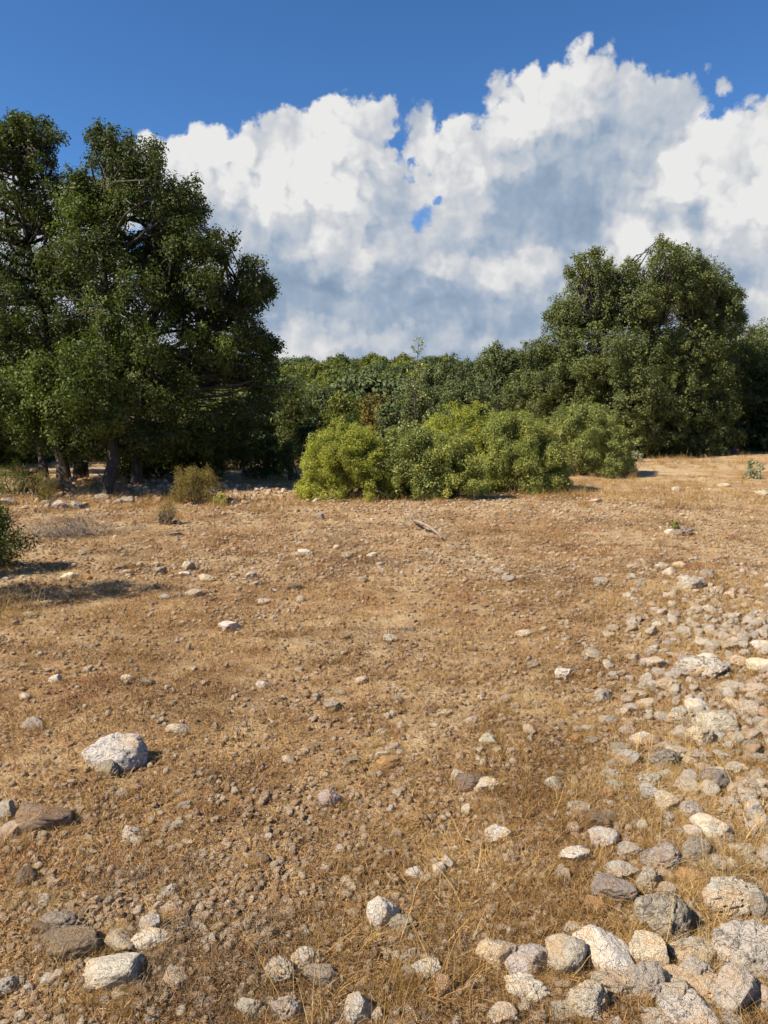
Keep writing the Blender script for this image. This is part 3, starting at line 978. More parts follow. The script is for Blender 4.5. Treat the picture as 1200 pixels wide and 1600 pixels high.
shrub('olive_shrub', 'rounded olive-brown shrub at the right end of the row', 905, 746, 84, 628, M_OLIVE, 507, .046, 72, 24, lobes=84, stems=20, lob=(.08, .19))
shrub('olive_shrub', 'small bright green shrub tucked against the right end shrub', 958, 742, 34, 664, M_GREEN, 508, .05, 70, 22, lobes=22)
shrub('heath_bush', 'rusty brown thorny bush standing alone before the big oak', 310, 779, 42, 732, M_BROWNSH, 509, .024, 170, 20, lobes=26, stems=26, stem_mat=M_TWIG, lob=(.16, .3), aspect=.3, Y=12.7)
shrub('heath_bush', 'small upright green-brown bush in the dry grass below the rusty one', 262, 821, 20, 783, M_BROWNSH, 510, .018, 150, 22, lobes=16, stems=26, stem_mat=M_TWIG, aspect=.25)
shrub('herb_plant', 'tiny bright green herb at the foot of the rusty bush', 344, 783, 11, 768, M_LENT, 511, .03, 60, 12, lobes=6, spread=.05, Y=12.6)
shrub('leafy_sprout', 'light green leafy sprout behind the rusty bush', 340, 752, 22, 713, M_GREEN, 512, .045, 30, 14, lobes=10)
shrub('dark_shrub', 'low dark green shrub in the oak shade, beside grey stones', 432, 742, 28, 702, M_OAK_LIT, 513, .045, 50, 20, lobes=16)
shrub('dark_shrub', 'shaded shrub under the right hand side of the big oak', 375, 735, 44, 690, M_OAK, 514, .05, 40, 20, lobes=20)
shrub('dark_shrub', 'dark leafy undergrowth right of the brown oak trunk', 250, 752, 60, 692, M_OAK, 515, .05, 36, 20, lobes=24)
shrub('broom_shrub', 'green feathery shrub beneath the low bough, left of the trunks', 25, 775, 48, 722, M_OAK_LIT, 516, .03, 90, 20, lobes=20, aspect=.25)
shrub('broom_shrub', 'brownish shrub in shade against the left dark stems', 72, 768, 28, 728, M_RUST, 517, .03, 70, 18, lobes=14, aspect=.25)
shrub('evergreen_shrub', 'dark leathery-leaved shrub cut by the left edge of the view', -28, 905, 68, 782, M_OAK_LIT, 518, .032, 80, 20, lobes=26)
shrub('evergreen_shrub', 'tall shrub mostly beyond the left edge, throwing a long shadow across the grass', -150, 980, 140, 590, M_OAK, 519, .035, 60, 20, lobes=26)
shrub('mullein_plant', 'pale grey-green woolly plant at the right edge of the clearing', 1179, 749, 17, 716, M_GREY, 520, .07, 30, 10, lobes=10, stems=12, stem_mat=M_STRAWST, lob=(.2, .35), spread=.06)
shrub('herb_plant', 'small pale green plant in front of the holm oak shade', 995, 722, 12, 703, M_GREY, 521, .06, 30, 12, lobes=7, spread=.06)
shrub('herb_plant', 'lone green sprig growing from the dark stone on the right', 1054, 834, 7, 812, M_GREEN, 522, .028, 90, 10, lobes=6, spread=.03)
shrub('undergrowth_bush', 'dark undergrowth closing the foot of the holm oak', 1035, 716, 60, 672, M_OAK, 523, .06, 26, 20, lobes=26)
shrub('undergrowth_bush', 'dim green undergrowth left of the holm oak trunk', 985, 716, 34, 668, M_HOLM, 524, .06, 30, 20, lobes=18)
shrub('undergrowth_bush', 'dense undergrowth at the right foot of the holm oak', 1098, 714, 34, 668, M_HOLM, 525, .06, 30, 20, lobes=18)

shrub('dark_shrub', 'shaded bush right below the heavy crown, behind the rusty bush', 322, 756, 36, 690, M_OAK, 531, .05, 40, 20, lobes=20, Y=16.0)
shrub('dark_shrub', 'dark rounded bush filling the shade between big oak and bright shrubs', 415, 748, 34, 672, M_OAK, 532, .05, 40, 20, lobes=20, Y=17.2)
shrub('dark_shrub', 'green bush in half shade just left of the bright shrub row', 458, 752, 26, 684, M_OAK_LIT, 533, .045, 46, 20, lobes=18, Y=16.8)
shrub('dark_shrub', 'leafy thicket around the foot of the pale brown oak trunk', 195, 760, 34, 700, M_OAK, 534, .05, 40, 20, lobes=18, Y=15.3)

# the bare young sapling rising from the shrubs
r = np.random.default_rng(88)
b = base_of(660, 775)
b[1] += .9
root = empty('young_sapling', b, label='thin young tree with few leaves rising from the shrub row', category='tree')
top = at_depth(655, 527, b[1]) - b
P, R = limb((0, 0, -.1), top, .019, .004, r, .035, 16)
paths, cs = [(P, R)], []
for k in range(46):
    t = r.uniform(.33, .99)
    i_ = t * 15
    p = P[int(i_)] * (1 - i_ % 1) + P[min(15, int(i_) + 1)] * (i_ % 1)
    L = (1.05 - t) * .62 + .06
    a = r.uniform(0, 6.28)
    e = p + np.array([math.cos(a) * L * .7, math.sin(a) * L * .7, L * r.uniform(.3, .9)])
    q = limb(p, e, .006, .002, r, .1, 4)
    paths.append(q)
    for w in range(2, 4):
        cs.append(q[0][w] + r.normal(size=3) * .02)
V, Q = tubes(paths, 5)
obj('trunk', mesh_from('sapling_trunk', V, Q, M_BARK, True), root)
V, Q, T = leaves(np.array(cs), .085, 7, .045, None, seed=89)
obj('leaves', mesh_from('sapling_leaves', V, Q, M_OLIVE, attr={'tint': T}), root, kind='stuff')


# the dead brushwood heap on the left
def twig_heap(name, label, cx, cy, hw, h, n, seed, mat, category='dead bush'):
    r = np.random.default_rng(seed)
    b = base_of(cx, cy)
    W_ = hw / F * b[1]
    root = empty(name, b, label=label, category=category)
    main, thin = [], []
    for k in range(n):
        a = r.uniform(0, 6.28)
        s = np.array([r.normal() * W_ * .4, r.normal() * W_ * .25, .02])
        L = W_ * r.uniform(.3, .75)
        e = s + np.array([math.cos(a) * L, math.sin(a) * L * .5, h * r.uniform(.1, 1.0)])
        q = limb(s, e, r.uniform(.003, .008), .0016, r, .16, 7)
        (main if k % 6 == 0 else thin).append(q)
        for w in range(3):
            s2 = q[0][r.integers(1, 6)]
            e2 = s2 + r.normal(size=3) * L * .25
            e2[2] = abs(e2[2])
            thin.append(limb(s2, e2, .0026, .001, r, .2, 4))
    V, Q = tubes(main, 5)
    obj('branch', mesh_from('branch', V, Q, mat, True), root)
    V, Q = tubes(thin, 3)
    obj('twigs', mesh_from('twigs', V, Q, mat, True), root, kind='stuff')


twig_heap('brushwood_heap', 'tangled heap of grey dead twigs lying in the dry grass', 108, 838, 72, .30, 150, 601, M_TWIG)
twig_heap('dead_thistle', 'dry upright brown stalk before the shaded stones', 52, 783, 9, .50, 16, 602, M_STRAWST, 'dead plant')
twig_heap('dead_stalks', 'pale dry flower stalks standing before the holm oak shade', 1076, 722, 10, .55, 14, 603, M_STRAWST, 'dead plant')
twig_heap('dead_stalks', 'short dry stalks at the edge of the sunlit strip on the right', 1118, 724, 14, .28, 16, 604, M_STRAWST, 'dead plant')

# dead bleached branch lying on the pale stones
r = np.random.default_rng(61)
p0, p1 = np.array(ground_at(648, 820)), np.array(ground_at(690, 846))
root = empty('dead_branch', p0, label='bleached dead branch lying on the pale stones below the shrubs', category='branch')
P, R = limb((0, 0, .04), p1 - p0 + [0, 0, .04], .02, .009, r, .05, 8)
paths = [(P, R), limb(P[2], P[2] + [.1, -.05, .12], .009, .003, r, .1, 4), limb(P[1], P[1] + [-.12, .1, .06], .009, .003, r, .1, 4), limb(P[5], P[5] + [.25, .1, .03], .008, .003, r, .1, 4)]
V, Q = tubes(paths, 6)
obj('stick', mesh_from('stick', V, Q, M_TWIG, True), root)
#PART4
# ------------------------------------------------------------------ stones
def ico(sub):
    import bmesh
    bm = bmesh.new()
    bmesh.ops.create_icosphere(bm, subdivisions=sub, radius=1.0)
    V = np.array([v.co[:] for v in bm.verts])
    Fc = np.array([[v.index for v in f.verts] for f in bm.faces])
    bm.free()
    return V, Fc


ICO = {k: ico(k) for k in (1, 2, 3, 5)}


def stone_mesh(name, seed, sub=5, planes=9, soft=.5, rough=.10, flat=1.0, mat=None, pits=.05):
    r = np.random.default_rng(seed)
    D_, Fc = ICO[sub]
    D_ = D_.copy()
    N_ = r.normal(size=(planes, 3))
    N_ /= np.linalg.norm(N_, axis=1)[:, None]
    off = r.uniform(.55, .95, planes)
    dots = D_ @ N_.T
    rr = np.where(dots > .05, off / np.maximum(dots, .05), 9)
    k = 14.0 / max(soft, .05)                       # soft minimum: rounds the edges
    rr = np.concatenate([rr, np.full((len(D_), 1), 1.05)], 1)
    rad = -np.log(np.exp(-k * rr).sum(1)) / k
    P = D_ * rad[:, None]
    P *= (1 + rough * 1.6 * fbm(D_ * 1.6 + seed, 2, seed % 50)[:, None] * 2)
    P *= (1 + rough * fbm(D_ * 4.5 + seed, 3, seed % 50 + 3, .65)[:, None] * 2)
    if sub >= 5:
        v = vnoise(D_ * 8 + seed, 7)
        P *= (1 - pits * sm(v, .62, .8))[:, None]
        P *= (1 + pits * .5 * fbm(D_ * 19 + seed, 2, 12)[:, None])
    P[:, 2] *= flat
    P -= (P.max(0) + P.min(0)) / 2
    P /= (P.max(0) - P.min(0))          # unit box
    return mesh_from(name, P, Fc, mat, smooth=True)


SHAPES = {}
for k in range(5):
    SHAPES['rounded', k] = stone_mesh('rounded_stone', 700 + k, planes=9, soft=.85, rough=.10, mat=M_STONE)
    SHAPES['angular', k] = stone_mesh('angular_stone', 720 + k, planes=10, soft=.25, rough=.06, mat=M_STONE)
    SHAPES['pitted', k] = stone_mesh('pitted_stone', 740 + k, planes=10, soft=.45, rough=.15, mat=M_STONE, pits=.16)
    SHAPES['slabby', k] = stone_mesh('slabby_stone', 760 + k, planes=12, soft=.3, rough=.06, mat=M_STONE)

TONE = {  # colour of bare rock, how much lichen; dark grey has shaded sides painted in
    'w': ((.80, .73, .61), .3, 'white'), 'c': ((.70, .59, .44), .2, 'cream'), 'g': ((.62, .56, .46), .58, 'grey'),
    'd': ((.44, .39, .32), .62, 'dark grey'), 'o': ((.52, .33, .16), .12, 'ochre'), 'b': ((.30, .225, .155), .45, 'brown'), 'p': ((.60, .50, .45), .15, 'pinkish')}

# x, y, width, height in photo pixels, tone, shape (r rounded, a angular, p pitted, s slab)
ROCKS = """
168,1206,28,32,d,a 38,1089,15,11,w,a 53,1133,32,15,d,p 279,1141,34,20,c,a 10,1270,26,32,g,a 15,1297,34,19,c,s 70,1278,64,36,b,s 205,1306,30,25,g,p 278,1238,15,12,w,r 290,1258,22,13,g,p
329,1207,20,15,b,a 279,1289,22,13,c,r 294,1317,19,16,c,r 138,1325,15,11,c,r 230,1330,14,12,c,r 25,1317,16,11,c,a 128,1262,15,10,g,a 190,1240,17,12,c,a 202,1272,9,8,w,r
517,1102,24,19,g,a 619,1093,20,10,d,a 674,1110,21,9,b,s 693,1113,21,11,c,r 734,1126,22,13,c,r 765,1157,28,24,g,r 752,1173,13,12,c,r 776,1173,18,14,c,r 596,1144,19,9,w,s
580,1165,11,10,w,r 614,1167,20,13,p,a 596,1179,19,14,w,r 606,1192,32,27,o,r 553,1188,21,17,d,a 515,1250,29,32,p,a 520,1232,13,10,d,a 717,1213,23,24,w,p 732,1222,37,32,b,s 761,1227,31,27,w,p
728,1267,15,23,w,p 649,1281,34,28,o,p 620,1304,15,16,c,r 607,1307,11,8,w,s 776,1303,36,20,w,p 748,1260,9,9,p,r 759,1261,11,9,w,r 675,1319,13,9,c,a 790,1092,15,11,g,a
887,1113,15,17,o,a 950,1125,25,20,g,r 903,1139,15,12,g,r 919,1137,19,12,g,a 902,1152,19,16,o,r 922,1157,22,16,g,a 981,1141,23,21,g,r 1001,1154,31,23,w,r 1026,1158,15,14,b,r
971,1168,27,17,d,s 976,1185,40,19,g,s 960,1193,27,18,g,p 1038,1187,40,33,d,p 1058,1174,29,19,g,r 1072,1188,26,17,c,a 1090,1182,32,18,g,p 1091,1106,34,23,w,a 1120,1130,56,40,g,r 1093,1152,34,37,g,a
1063,1119,36,28,g,p 1168,1110,30,26,g,r 1195,1135,18,22,c,r 1144,1154,26,17,c,a 1175,1168,28,24,d,p 1120,1220,48,38,d,r 1152,1238,24,28,c,a 1042,1210,26,17,g,r 1075,1230,34,20,c,r 1017,1218,36,25,g,p
1018,1241,32,30,g,a 1040,1256,31,36,c,r 1080,1268,27,28,g,a 953,1210,29,21,g,p 962,1228,28,22,g,p 949,1241,15,19,o,a 865,1226,23,26,g,a 873,1209,15,12,d,a 906,1264,30,22,g,a 935,1282,31,26,b,r
952,1274,17,17,d,a 944,1311,36,33,w,r 1006,1292,17,20,w,a 985,1327,36,28,g,r 1110,1293,46,40,w,a 1083,1301,23,21,w,a 1176,1265,23,27,w,a 1193,1292,24,36,c,a 898,1336,42,25,w,s 1035,1340,56,34,d,p
1090,1331,46,38,d,p 1168,1226,31,15,g,s 1190,1185,22,22,g,p 973,1359,45,34,g,r 960,1391,56,34,d,r 1012,1379,33,38,g,p 1036,1369,27,20,c,a 1040,1391,26,22,c,a 1085,1371,42,30,o,r
1140,1402,78,46,g,p 932,1415,31,23,o,s 1040,1437,64,72,d,p 1166,1482,80,82,g,p 1014,1488,47,48,c,a 1082,1487,55,36,g,s 942,1494,76,62,w,a 885,1499,50,58,g,r 825,1503,58,50,g,r
822,1543,54,38,w,p 777,1491,50,52,c,a 918,1566,50,54,g,p 958,1531,50,42,g,p 1003,1536,54,58,d,p 1056,1533,44,28,c,a 1055,1562,46,48,g,p 1088,1521,42,40,g,p 1107,1551,42,40,c,p
1145,1556,50,64,g,a 1190,1526,26,32,g,r 1187,1566,32,38,g,a 885,1583,35,20,g,s 820,1573,20,20,c,a 785,1586,36,32,c,a 1026,1592,42,20,g,r 1078,1593,62,28,g,r 1140,1594,36,22,g,r
880,1536,22,17,c,a 1190,1424,30,44,d,a 880,1367,20,21,c,a 897,1451,31,17,w,p 845,1454,16,12,c,r 41,1373,25,30,b,a 68,1407,20,12,w,s 22,1411,13,10,w,r 92,1412,14,9,c,r
90,1442,50,38,d,p 66,1453,24,27,b,r 84,1468,36,32,b,p 118,1474,56,46,b,a 155,1466,20,14,b,r 180,1458,22,16,g,r 190,1473,36,34,c,r 150,1482,30,18,b,a 236,1447,25,30,w,a
236,1470,44,24,w,s 175,1516,66,44,w,s 240,1496,17,11,c,a 88,1528,16,18,w,a 272,1530,34,28,c,a 10,1541,28,26,g,p 188,1556,20,17,c,a 126,1566,14,14,o,r 191,1580,13,10,w,r
127,1589,13,10,w,r 262,1392,27,20,w,p 268,1438,15,14,o,r 341,1448,17,15,c,p 378,1356,17,10,w,r 306,1384,11,9,w,r 390,1575,32,32,g,a 407,1343,24,22,b,a
649,1365,26,26,w,a 672,1372,23,19,c,r 686,1363,17,25,w,a 700,1352,21,33,g,a 713,1375,16,11,w,r 727,1380,14,12,w,r 600,1430,40,50,w,a 630,1445,36,34,d,p 440,1520,40,42,g,p
478,1500,42,38,w,p 503,1522,46,38,d,a 641,1494,29,25,g,r 668,1516,38,24,w,a 640,1516,28,22,g,p 617,1531,15,14,c,r 448,1580,36,36,g,p 562,1582,34,46,w,a 588,1588,18,22,w,a
783,1451,18,14,c,r 725,1440,14,10,w,a 508,1463,14,10,w,s 745,1474,14,11,c,r 706,1420,15,12,p,r 692,1450,14,12,c,r
108,900,21,11,w,s 131,865,16,10,d,s 187,888,18,13,b,a 200,893,14,8,c,a 138,902,16,12,o,a 292,886,22,19,g,a 290,898,20,10,w,a 325,904,26,11,c,p 250,893,18,15,d,a 302,927,23,12,g,s
280,930,16,8,d,a 258,933,18,8,g,s 358,980,30,10,w,s 88,1062,17,15,w,a 135,1047,18,8,c,s 230,1065,18,12,d,a 411,1070,20,11,w,s 198,1060,17,9,w,s 38,1040,13,8,g,a 46,961,18,8,g,s
413,941,19,9,c,s 392,900,17,14,g,p 402,911,15,9,g,a 460,916,22,13,b,a 478,863,22,9,w,s 462,867,15,9,c,s 500,808,14,14,d,a 528,856,13,10,c,a 540,870,16,10,c,s 580,867,17,8,w,s
594,882,13,9,g,a 567,906,17,12,g,p 540,995,16,9,d,a 276,835,20,9,d,s 530,1083,16,9,g,a 611,999,22,10,g,s 640,982,17,8,d,a 780,893,16,12,g,r 795,905,18,11,g,a 815,902,16,9,c,s
1079,914,36,28,g,r 1108,899,24,17,d,s 1046,894,22,15,c,r 1033,886,18,11,g,a 1060,884,18,12,c,a 940,909,22,13,g,s 1000,912,16,14,d,a 818,990,26,13,c,p 924,1023,27,13,g,s 880,1052,30,23,w,p
740,1066,16,11,c,r 832,1039,18,14,d,a 989,1027,20,13,g,r 1018,1018,21,15,g,r 1021,1037,31,21,g,r 1036,1019,18,12,c,r 1028,1053,14,10,w,r 1095,1045,66,30,g,p 1104,1029,28,15,w,s
1080,1033,32,19,d,a 1072,1052,32,19,g,r 1045,1070,36,23,c,p 1012,1071,32,21,g,p 996,1085,26,15,g,p 1134,1010,26,14,g,r 1152,1002,24,12,c,r 1190,1009,24,16,w,r 1101,1006,28,15,g,s 1184,1040,32,19,w,a
1158,1034,32,17,c,p 1140,1075,34,22,g,p 1178,1078,34,22,c,p 988,975,18,9,w,s 957,983,20,9,g,s 1028,977,14,10,w,r 1067,991,18,9,g,s 1045,932,16,9,c,r 1120,922,18,14,c,r 1140,930,15,12,c,r
1192,946,18,11,w,a 1092,940,14,9,g,a 1057,764,17,7,g,s 930,783,18,7,c,s 940,1090,26,30,g,p 960,1075,20,12,b,a 1129,759,17,6,g,s 1192,770,22,7,g,s 985,1106,22,15,g,a 1010,1100,24,14,c,a
1035,1120,26,18,g,p 1145,1100,26,18,c,a 1150,1200,28,18,g,p 1185,1215,24,18,c,r 1100,1200,24,14,c,p 1130,1180,24,16,g,a 1065,1300,18,14,g,a 1160,1330,34,22,c,p 1185,1350,30,24,g,p 1130,1350,30,18,w,a
""".split()
HERO = {  # hand-written labels for the stones one would pick out first
    (168, 1206): 'dark pointed stone leaning on the foot of the white boulder', (70, 1278): 'long flat-topped dark brown block near the left edge', (515, 1250): 'faceted pinkish stone standing alone in mid clearing with a short shadow',
    (606, 1192): 'rounded ochre stone, largest of the small cluster in mid clearing', (553, 1188): 'small slate-dark stone left of the ochre one', (732, 1222): 'tilted brown slab between two pitted white stones',
    (717, 1213): 'pitted white stone touching the left side of the tilted brown slab', (761, 1227): 'white and grey pitted stone right of the tilted brown slab', (649, 1281): 'ochre-topped pitted stone in the lower middle of the clearing',
    (776, 1303): 'lumpy flat white stone right of the ochre-topped one', (600, 1430): 'tall pale angular stone beside a dark speckled one, lower middle', (630, 1445): 'dark speckled stone leaning right of the tall pale angular one',
    (440, 1520): 'grey pitted stone, left one of the trio near the lower edge', (478, 1500): 'white pitted stone in the middle of the trio near the lower edge', (503, 1522): 'very dark block, right one of the trio near the lower edge',
    (562, 1582): 'pale upright stone cut by the lower edge of the view', (175, 1516): 'white slab in front of the brown stone cluster at lower left', (118, 1474): 'large angular brown stone, biggest of the lower left cluster',
    (90, 1442): 'dark rough stone at the top of the lower left cluster', (236, 1447): 'white pear-shaped stone right of the lower left cluster', (41, 1373): 'triangular brown stone standing alone above the lower left cluster',
    (942, 1494): 'large bright white blocky stone near the lower edge', (885, 1499): 'smooth grey egg-shaped stone left of the bright white block', (825, 1503): 'rounded grey speckled stone second left of the bright white block',
    (777, 1491): 'cream angular stone at the left end of the lower stone row', (1040, 1437): 'tall dark pitted stone standing up in the lower right pile', (1166, 1482): 'largest grey stone at the right edge, one side in deep shade',
    (1120, 1130): 'big smooth grey stone on top of the upper right pile', (1110, 1293): 'bright white angular stone in the middle of the right pile', (898, 1336): 'long low white stone at the left margin of the right pile',
    (1079, 914): 'round grey boulder amid yellow grass, farthest large one on the right', (1108, 899): 'dark slab leaning behind the round grey boulder', (887, 1113): 'small bright ochre stone alone in the grass left of the pile',
    (1095, 1045): 'wide pitted grey rock heading the upper right pile', (358, 980): 'flat white stone lying alone in the left middle of the clearing', (880, 1052): 'pale pitted stone alone in grass above the small ochre one',
    (1085, 1371): 'rounded ochre stone in the right pile', (1140, 1402): 'wide pitted grey boulder half sunk in the right pile', (932, 1415): 'split ochre stone at the left margin of the lower right pile',
    (1145, 1556): 'tall angular grey stone near the lower right corner', (500, 808): 'small dark stone standing below the yellow-green shrub', (765, 1157): 'rounded grey stone with two small cream ones below it',
    (108, 900): 'flat white stone in the grass below the brushwood heap', (606, 1192): 'rounded ochre stone, largest of the small cluster in mid clearing', (292, 886): 'angular grey stone, tallest in the left scatter below the heath bush',
    (960, 1391): 'dark rounded flat-topped stone left of the tall dark pitted one', (1038, 1187): 'dark pitted boulder in the upper part of the right pile', (865, 1226): 'grey angular cube-like stone standing left of the right pile'}
LAND = [(k, v) for k, v in {
    (181, 1184): 'the white domed boulder', (70, 1278): 'the long brown block', (515, 1250): 'the pinkish faceted stone', (606, 1192): 'the mid-clearing ochre stone', (732, 1222): 'the tilted brown slab', (649, 1281): 'the ochre-topped pitted stone',
    (600, 1430): 'the tall pale angular stone', (478, 1500): 'the white stone of the lower trio', (175, 1516): 'the lower left white slab', (118, 1474): 'the large angular brown stone', (942, 1494): 'the bright white block',
    (1040, 1437): 'the tall dark pitted stone', (1166, 1482): 'the largest grey edge stone', (1120, 1130): 'the big smooth grey stone', (1110, 1293): 'the bright white angular stone', (898, 1336): 'the long low white stone',
    (1079, 914): 'the round grey boulder', (1095, 1045): 'the wide pitted grey rock', (358, 980): 'the lone flat white stone', (880, 1052): 'the pale lone pitted stone', (500, 808): 'the dark stone below the shrub',
    (108, 900): 'the flat white stone by the brushwood', (292, 886): 'the tallest left-scatter stone', (1038, 1187): 'the dark pitted boulder', (41, 1373): 'the triangular brown stone', (765, 1157): 'the rounded grey mid stone', (1145, 1556): 'the tall corner stone',
    (1054, 834): 'the stone with a green sprig', (240, 1040): 'the pale grass tuft'}.items()]

rocks = []
for it in ROCKS:
    q = it.split(',')
    rocks.append((*(float(v) for v in q[:4]), q[4], {'r': 'rounded', 'a': 'angular', 'p': 'pitted', 's': 'slabby'}[q[5]]))
# medium stones of the rocky bank on the right and pale rows under the big oak, as far as they stand out singly
labels = {}


def place_stone(name, me, px, py, w, h, tone, label, group, seed, zrot=None, sink=.29, depth=.8, tilt=.25):
    r = random.Random(seed)
    x, y, z = ground_at(px, py + h * .22)
    dist = math.sqrt(x * x + y * y + EYE * EYE)
    Wm = w / F * dist * 1.06
    th = math.atan2(EYE, math.hypot(x, y))
    Dm = Wm * depth
    Hm = (h / F * dist - Dm * math.sin(th) * .75) / math.cos(th)
    Hm = min(max(Hm, Wm * (.42 if dist < 8 else .26)), Wm * 1.25) * 1.18
    o = obj(name, me, label=label, category='stone')
    if group:
        o['group'] = group
    o.scale = (Wm * 1.08, Dm * 1.08, Hm)
    o.rotation_euler = (r.uniform(-tilt, tilt), r.uniform(-tilt, tilt), r.uniform(-.5, .5) + r.choice((0, math.pi)))
    o.location = (x, y, z + Hm * (.5 - sink))
    (c, l, _) = TONE[tone]
    k = r.uniform(.85, 1.12)
    o.color = (c[0] * k, c[1] * k * r.uniform(.97, 1.02), c[2] * k * r.uniform(.92, 1.05), l * r.uniform(.7, 1.3))
    return o


def rel(px, py, w):
    best = None
    for (lx, ly), nm in LAND:
        if abs(lx - px) + abs(ly - py) < 1:
            continue
        # distances on the ground are foreshortened far away
        d = math.hypot(px - lx, (py - ly) * 1.6) * (1 if (lx, ly) != (240, 1040) else 1.2)
        if best is None or d < best[0]:
            best = (d, lx, ly, nm)
    d, lx, ly, nm = best
    dx, dy = px - lx, py - ly
    a = math.degrees(math.atan2(-dy, dx)) % 360
    word = ['right of', 'behind and right of', 'behind', 'behind and left of', 'left of', 'in front and left of', 'in front of', 'in front and right of'][int((a + 22.5) // 45) % 8]
    return word, nm, d


recs = []
for (px, py, w, h, tone, shp) in rocks:
    x, y, z = ground_at(px, py)
    size = w / F * math.hypot(x, y)
    sz = 'pebble-sized' if size < .035 else 'small' if size < .07 else 'fist-sized' if size < .12 else 'large'
    hero = HERO.get((int(px), int(py)))
    word, nm, d = rel(px, py, w)
    recs.append([px, py, w, h, tone, shp, hero, sz, word, nm, d])
seen = {}
for q in recs:
    if not q[6]:
        seen.setdefault((q[7], q[4], q[5], q[8], q[9]), []).append(q)
NEAR = ['nearest', 'next nearest', 'third nearest', 'fourth nearest', 'fifth nearest']
for k, lst in seen.items():
    lst.sort(key=lambda q: q[10])
    for n_, q in enumerate(lst):
        tail = '' if len(lst) == 1 else ', ' + NEAR[min(n_, 4)]
        q[6] = '%s %s %s %s %s %s%s' % (q[7], q[5] if q[5] != 'slabby' else 'flat', TONE[q[4]][2], 'stone', q[8], q[9], tail)
for n_, q in enumerate(recs):
    px, py, w, h, tone, shp, lab = q[:7]
    grp = 'stones of the rocky bank on the right' if px > 850 and py > 950 else 'loose stones scattered over the clearing'
    place_stone('stone', SHAPES[shp, n_ % 5], px, py, w, h, tone, lab, grp, 900 + n_)

# the white domed boulder: its own shape, half sunk, cracked on the right
me = stone_mesh('domed_boulder', 803, sub=5, planes=4, soft=1.6, rough=.085, mat=M_STONE, pits=.06)
o = place_stone('boulder', me, 181, 1182, 80, 50, 'w', 'broad white domed boulder half buried, lone on the left of the clearing', None, 5, sink=.36, tilt=.06)
o.scale.z *= 1.45
o.color = (.60, .56, .50, .62)
# the stone with the sprig
place_stone('stone', SHAPES['pitted', 2], 1064, 832, 34, 13, 'd', 'dark low stone with a green sprig growing at its side', None, 6)
place_stone('stone', SHAPES['angular', 1], 1047, 832, 14, 10, 'w', 'small white stone touching the dark low one by the sprig', None, 7)
# heap of grey stones round the stems of the left oaks
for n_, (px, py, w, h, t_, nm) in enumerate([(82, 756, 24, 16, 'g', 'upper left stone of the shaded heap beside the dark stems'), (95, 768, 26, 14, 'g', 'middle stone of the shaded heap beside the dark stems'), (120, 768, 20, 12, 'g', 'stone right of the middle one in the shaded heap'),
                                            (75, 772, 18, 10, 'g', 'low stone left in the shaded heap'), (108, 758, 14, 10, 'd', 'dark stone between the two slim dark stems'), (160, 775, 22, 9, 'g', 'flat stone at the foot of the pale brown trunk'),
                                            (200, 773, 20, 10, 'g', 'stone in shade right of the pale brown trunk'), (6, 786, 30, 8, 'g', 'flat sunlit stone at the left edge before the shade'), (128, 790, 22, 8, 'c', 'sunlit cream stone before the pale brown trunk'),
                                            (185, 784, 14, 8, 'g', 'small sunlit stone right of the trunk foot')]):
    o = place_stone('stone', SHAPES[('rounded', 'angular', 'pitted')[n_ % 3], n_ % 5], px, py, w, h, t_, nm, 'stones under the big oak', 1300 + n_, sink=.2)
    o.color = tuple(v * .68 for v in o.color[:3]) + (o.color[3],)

# ------------------------------------------------------------------ gravel and rubble (countless: stuff)
cg = bpy.data.collections.new('gravel_pieces')
for k in range(8):
    lib_obj(cg, 'piece_%d' % k, stone_mesh('gravel_piece', 850 + k, sub=2, planes=8, soft=.3, rough=.10, mat=M_PEB))
cr_ = bpy.data.collections.new('rubble_pieces')
for k in range(8):
    lib_obj(cr_, 'rubble_%d' % k, stone_mesh('rubble_piece', 870 + k, sub=3, planes=8, soft=.5, rough=.12, mat=M_PEB))
cb_ = bpy.data.collections.new('bank_pieces')
for k in range(8):
    lib_obj(cb_, 'bank_%d' % k, stone_mesh('bank_piece', 890 + k, sub=3, planes=11, soft=.15, rough=.15, mat=M_BANK))
r = np.random.default_rng(5)


def fan(n, y0, y1, half=.70, power=1.0):
    """points spread over the ground ahead, density falling with distance"""
    u = r.random(n)
    if power == 1.0:
        Y = y0 * (y1 / y0) ** u
    else:
        Y = y0 + (y1 - y0) * u ** power
    X = (r.random(n) * 2 - 1) * (half * Y + .5)
    return X, Y


def stonyness(x, y):
    s = .35 + .9 * n2(x, y, .9, 3, 13)
    s += .9 * gau(x, y, 2.5, 4.6, 1.5, 1.9) + .5 * gau(x, y, 1.4, 2.4, .9, .6)          # bank on the right
    s += .35 * gau(x, y, -.1, 2.3, 1.0, .6) + .3 * gau(x, y, -1.0, 2.4, .6, .6)
    s += .9 * gau(x, y, .6, 12.2, 3.6, .9) + .8 * gau(x, y, -2.6, 14.2, 1.6, 1.0) + .4 * gau(x, y, 3.5, 12.5, 3.5, 2.0)
    s += .4 * gau(x, y, -1.6, 7.8, 1.5, .8) + .35 * gau(x, y, 1.8, 7.4, 1.0, .8) + .3 * gau(x, y, -.6, 9, 1.8, 1.6)
    return s


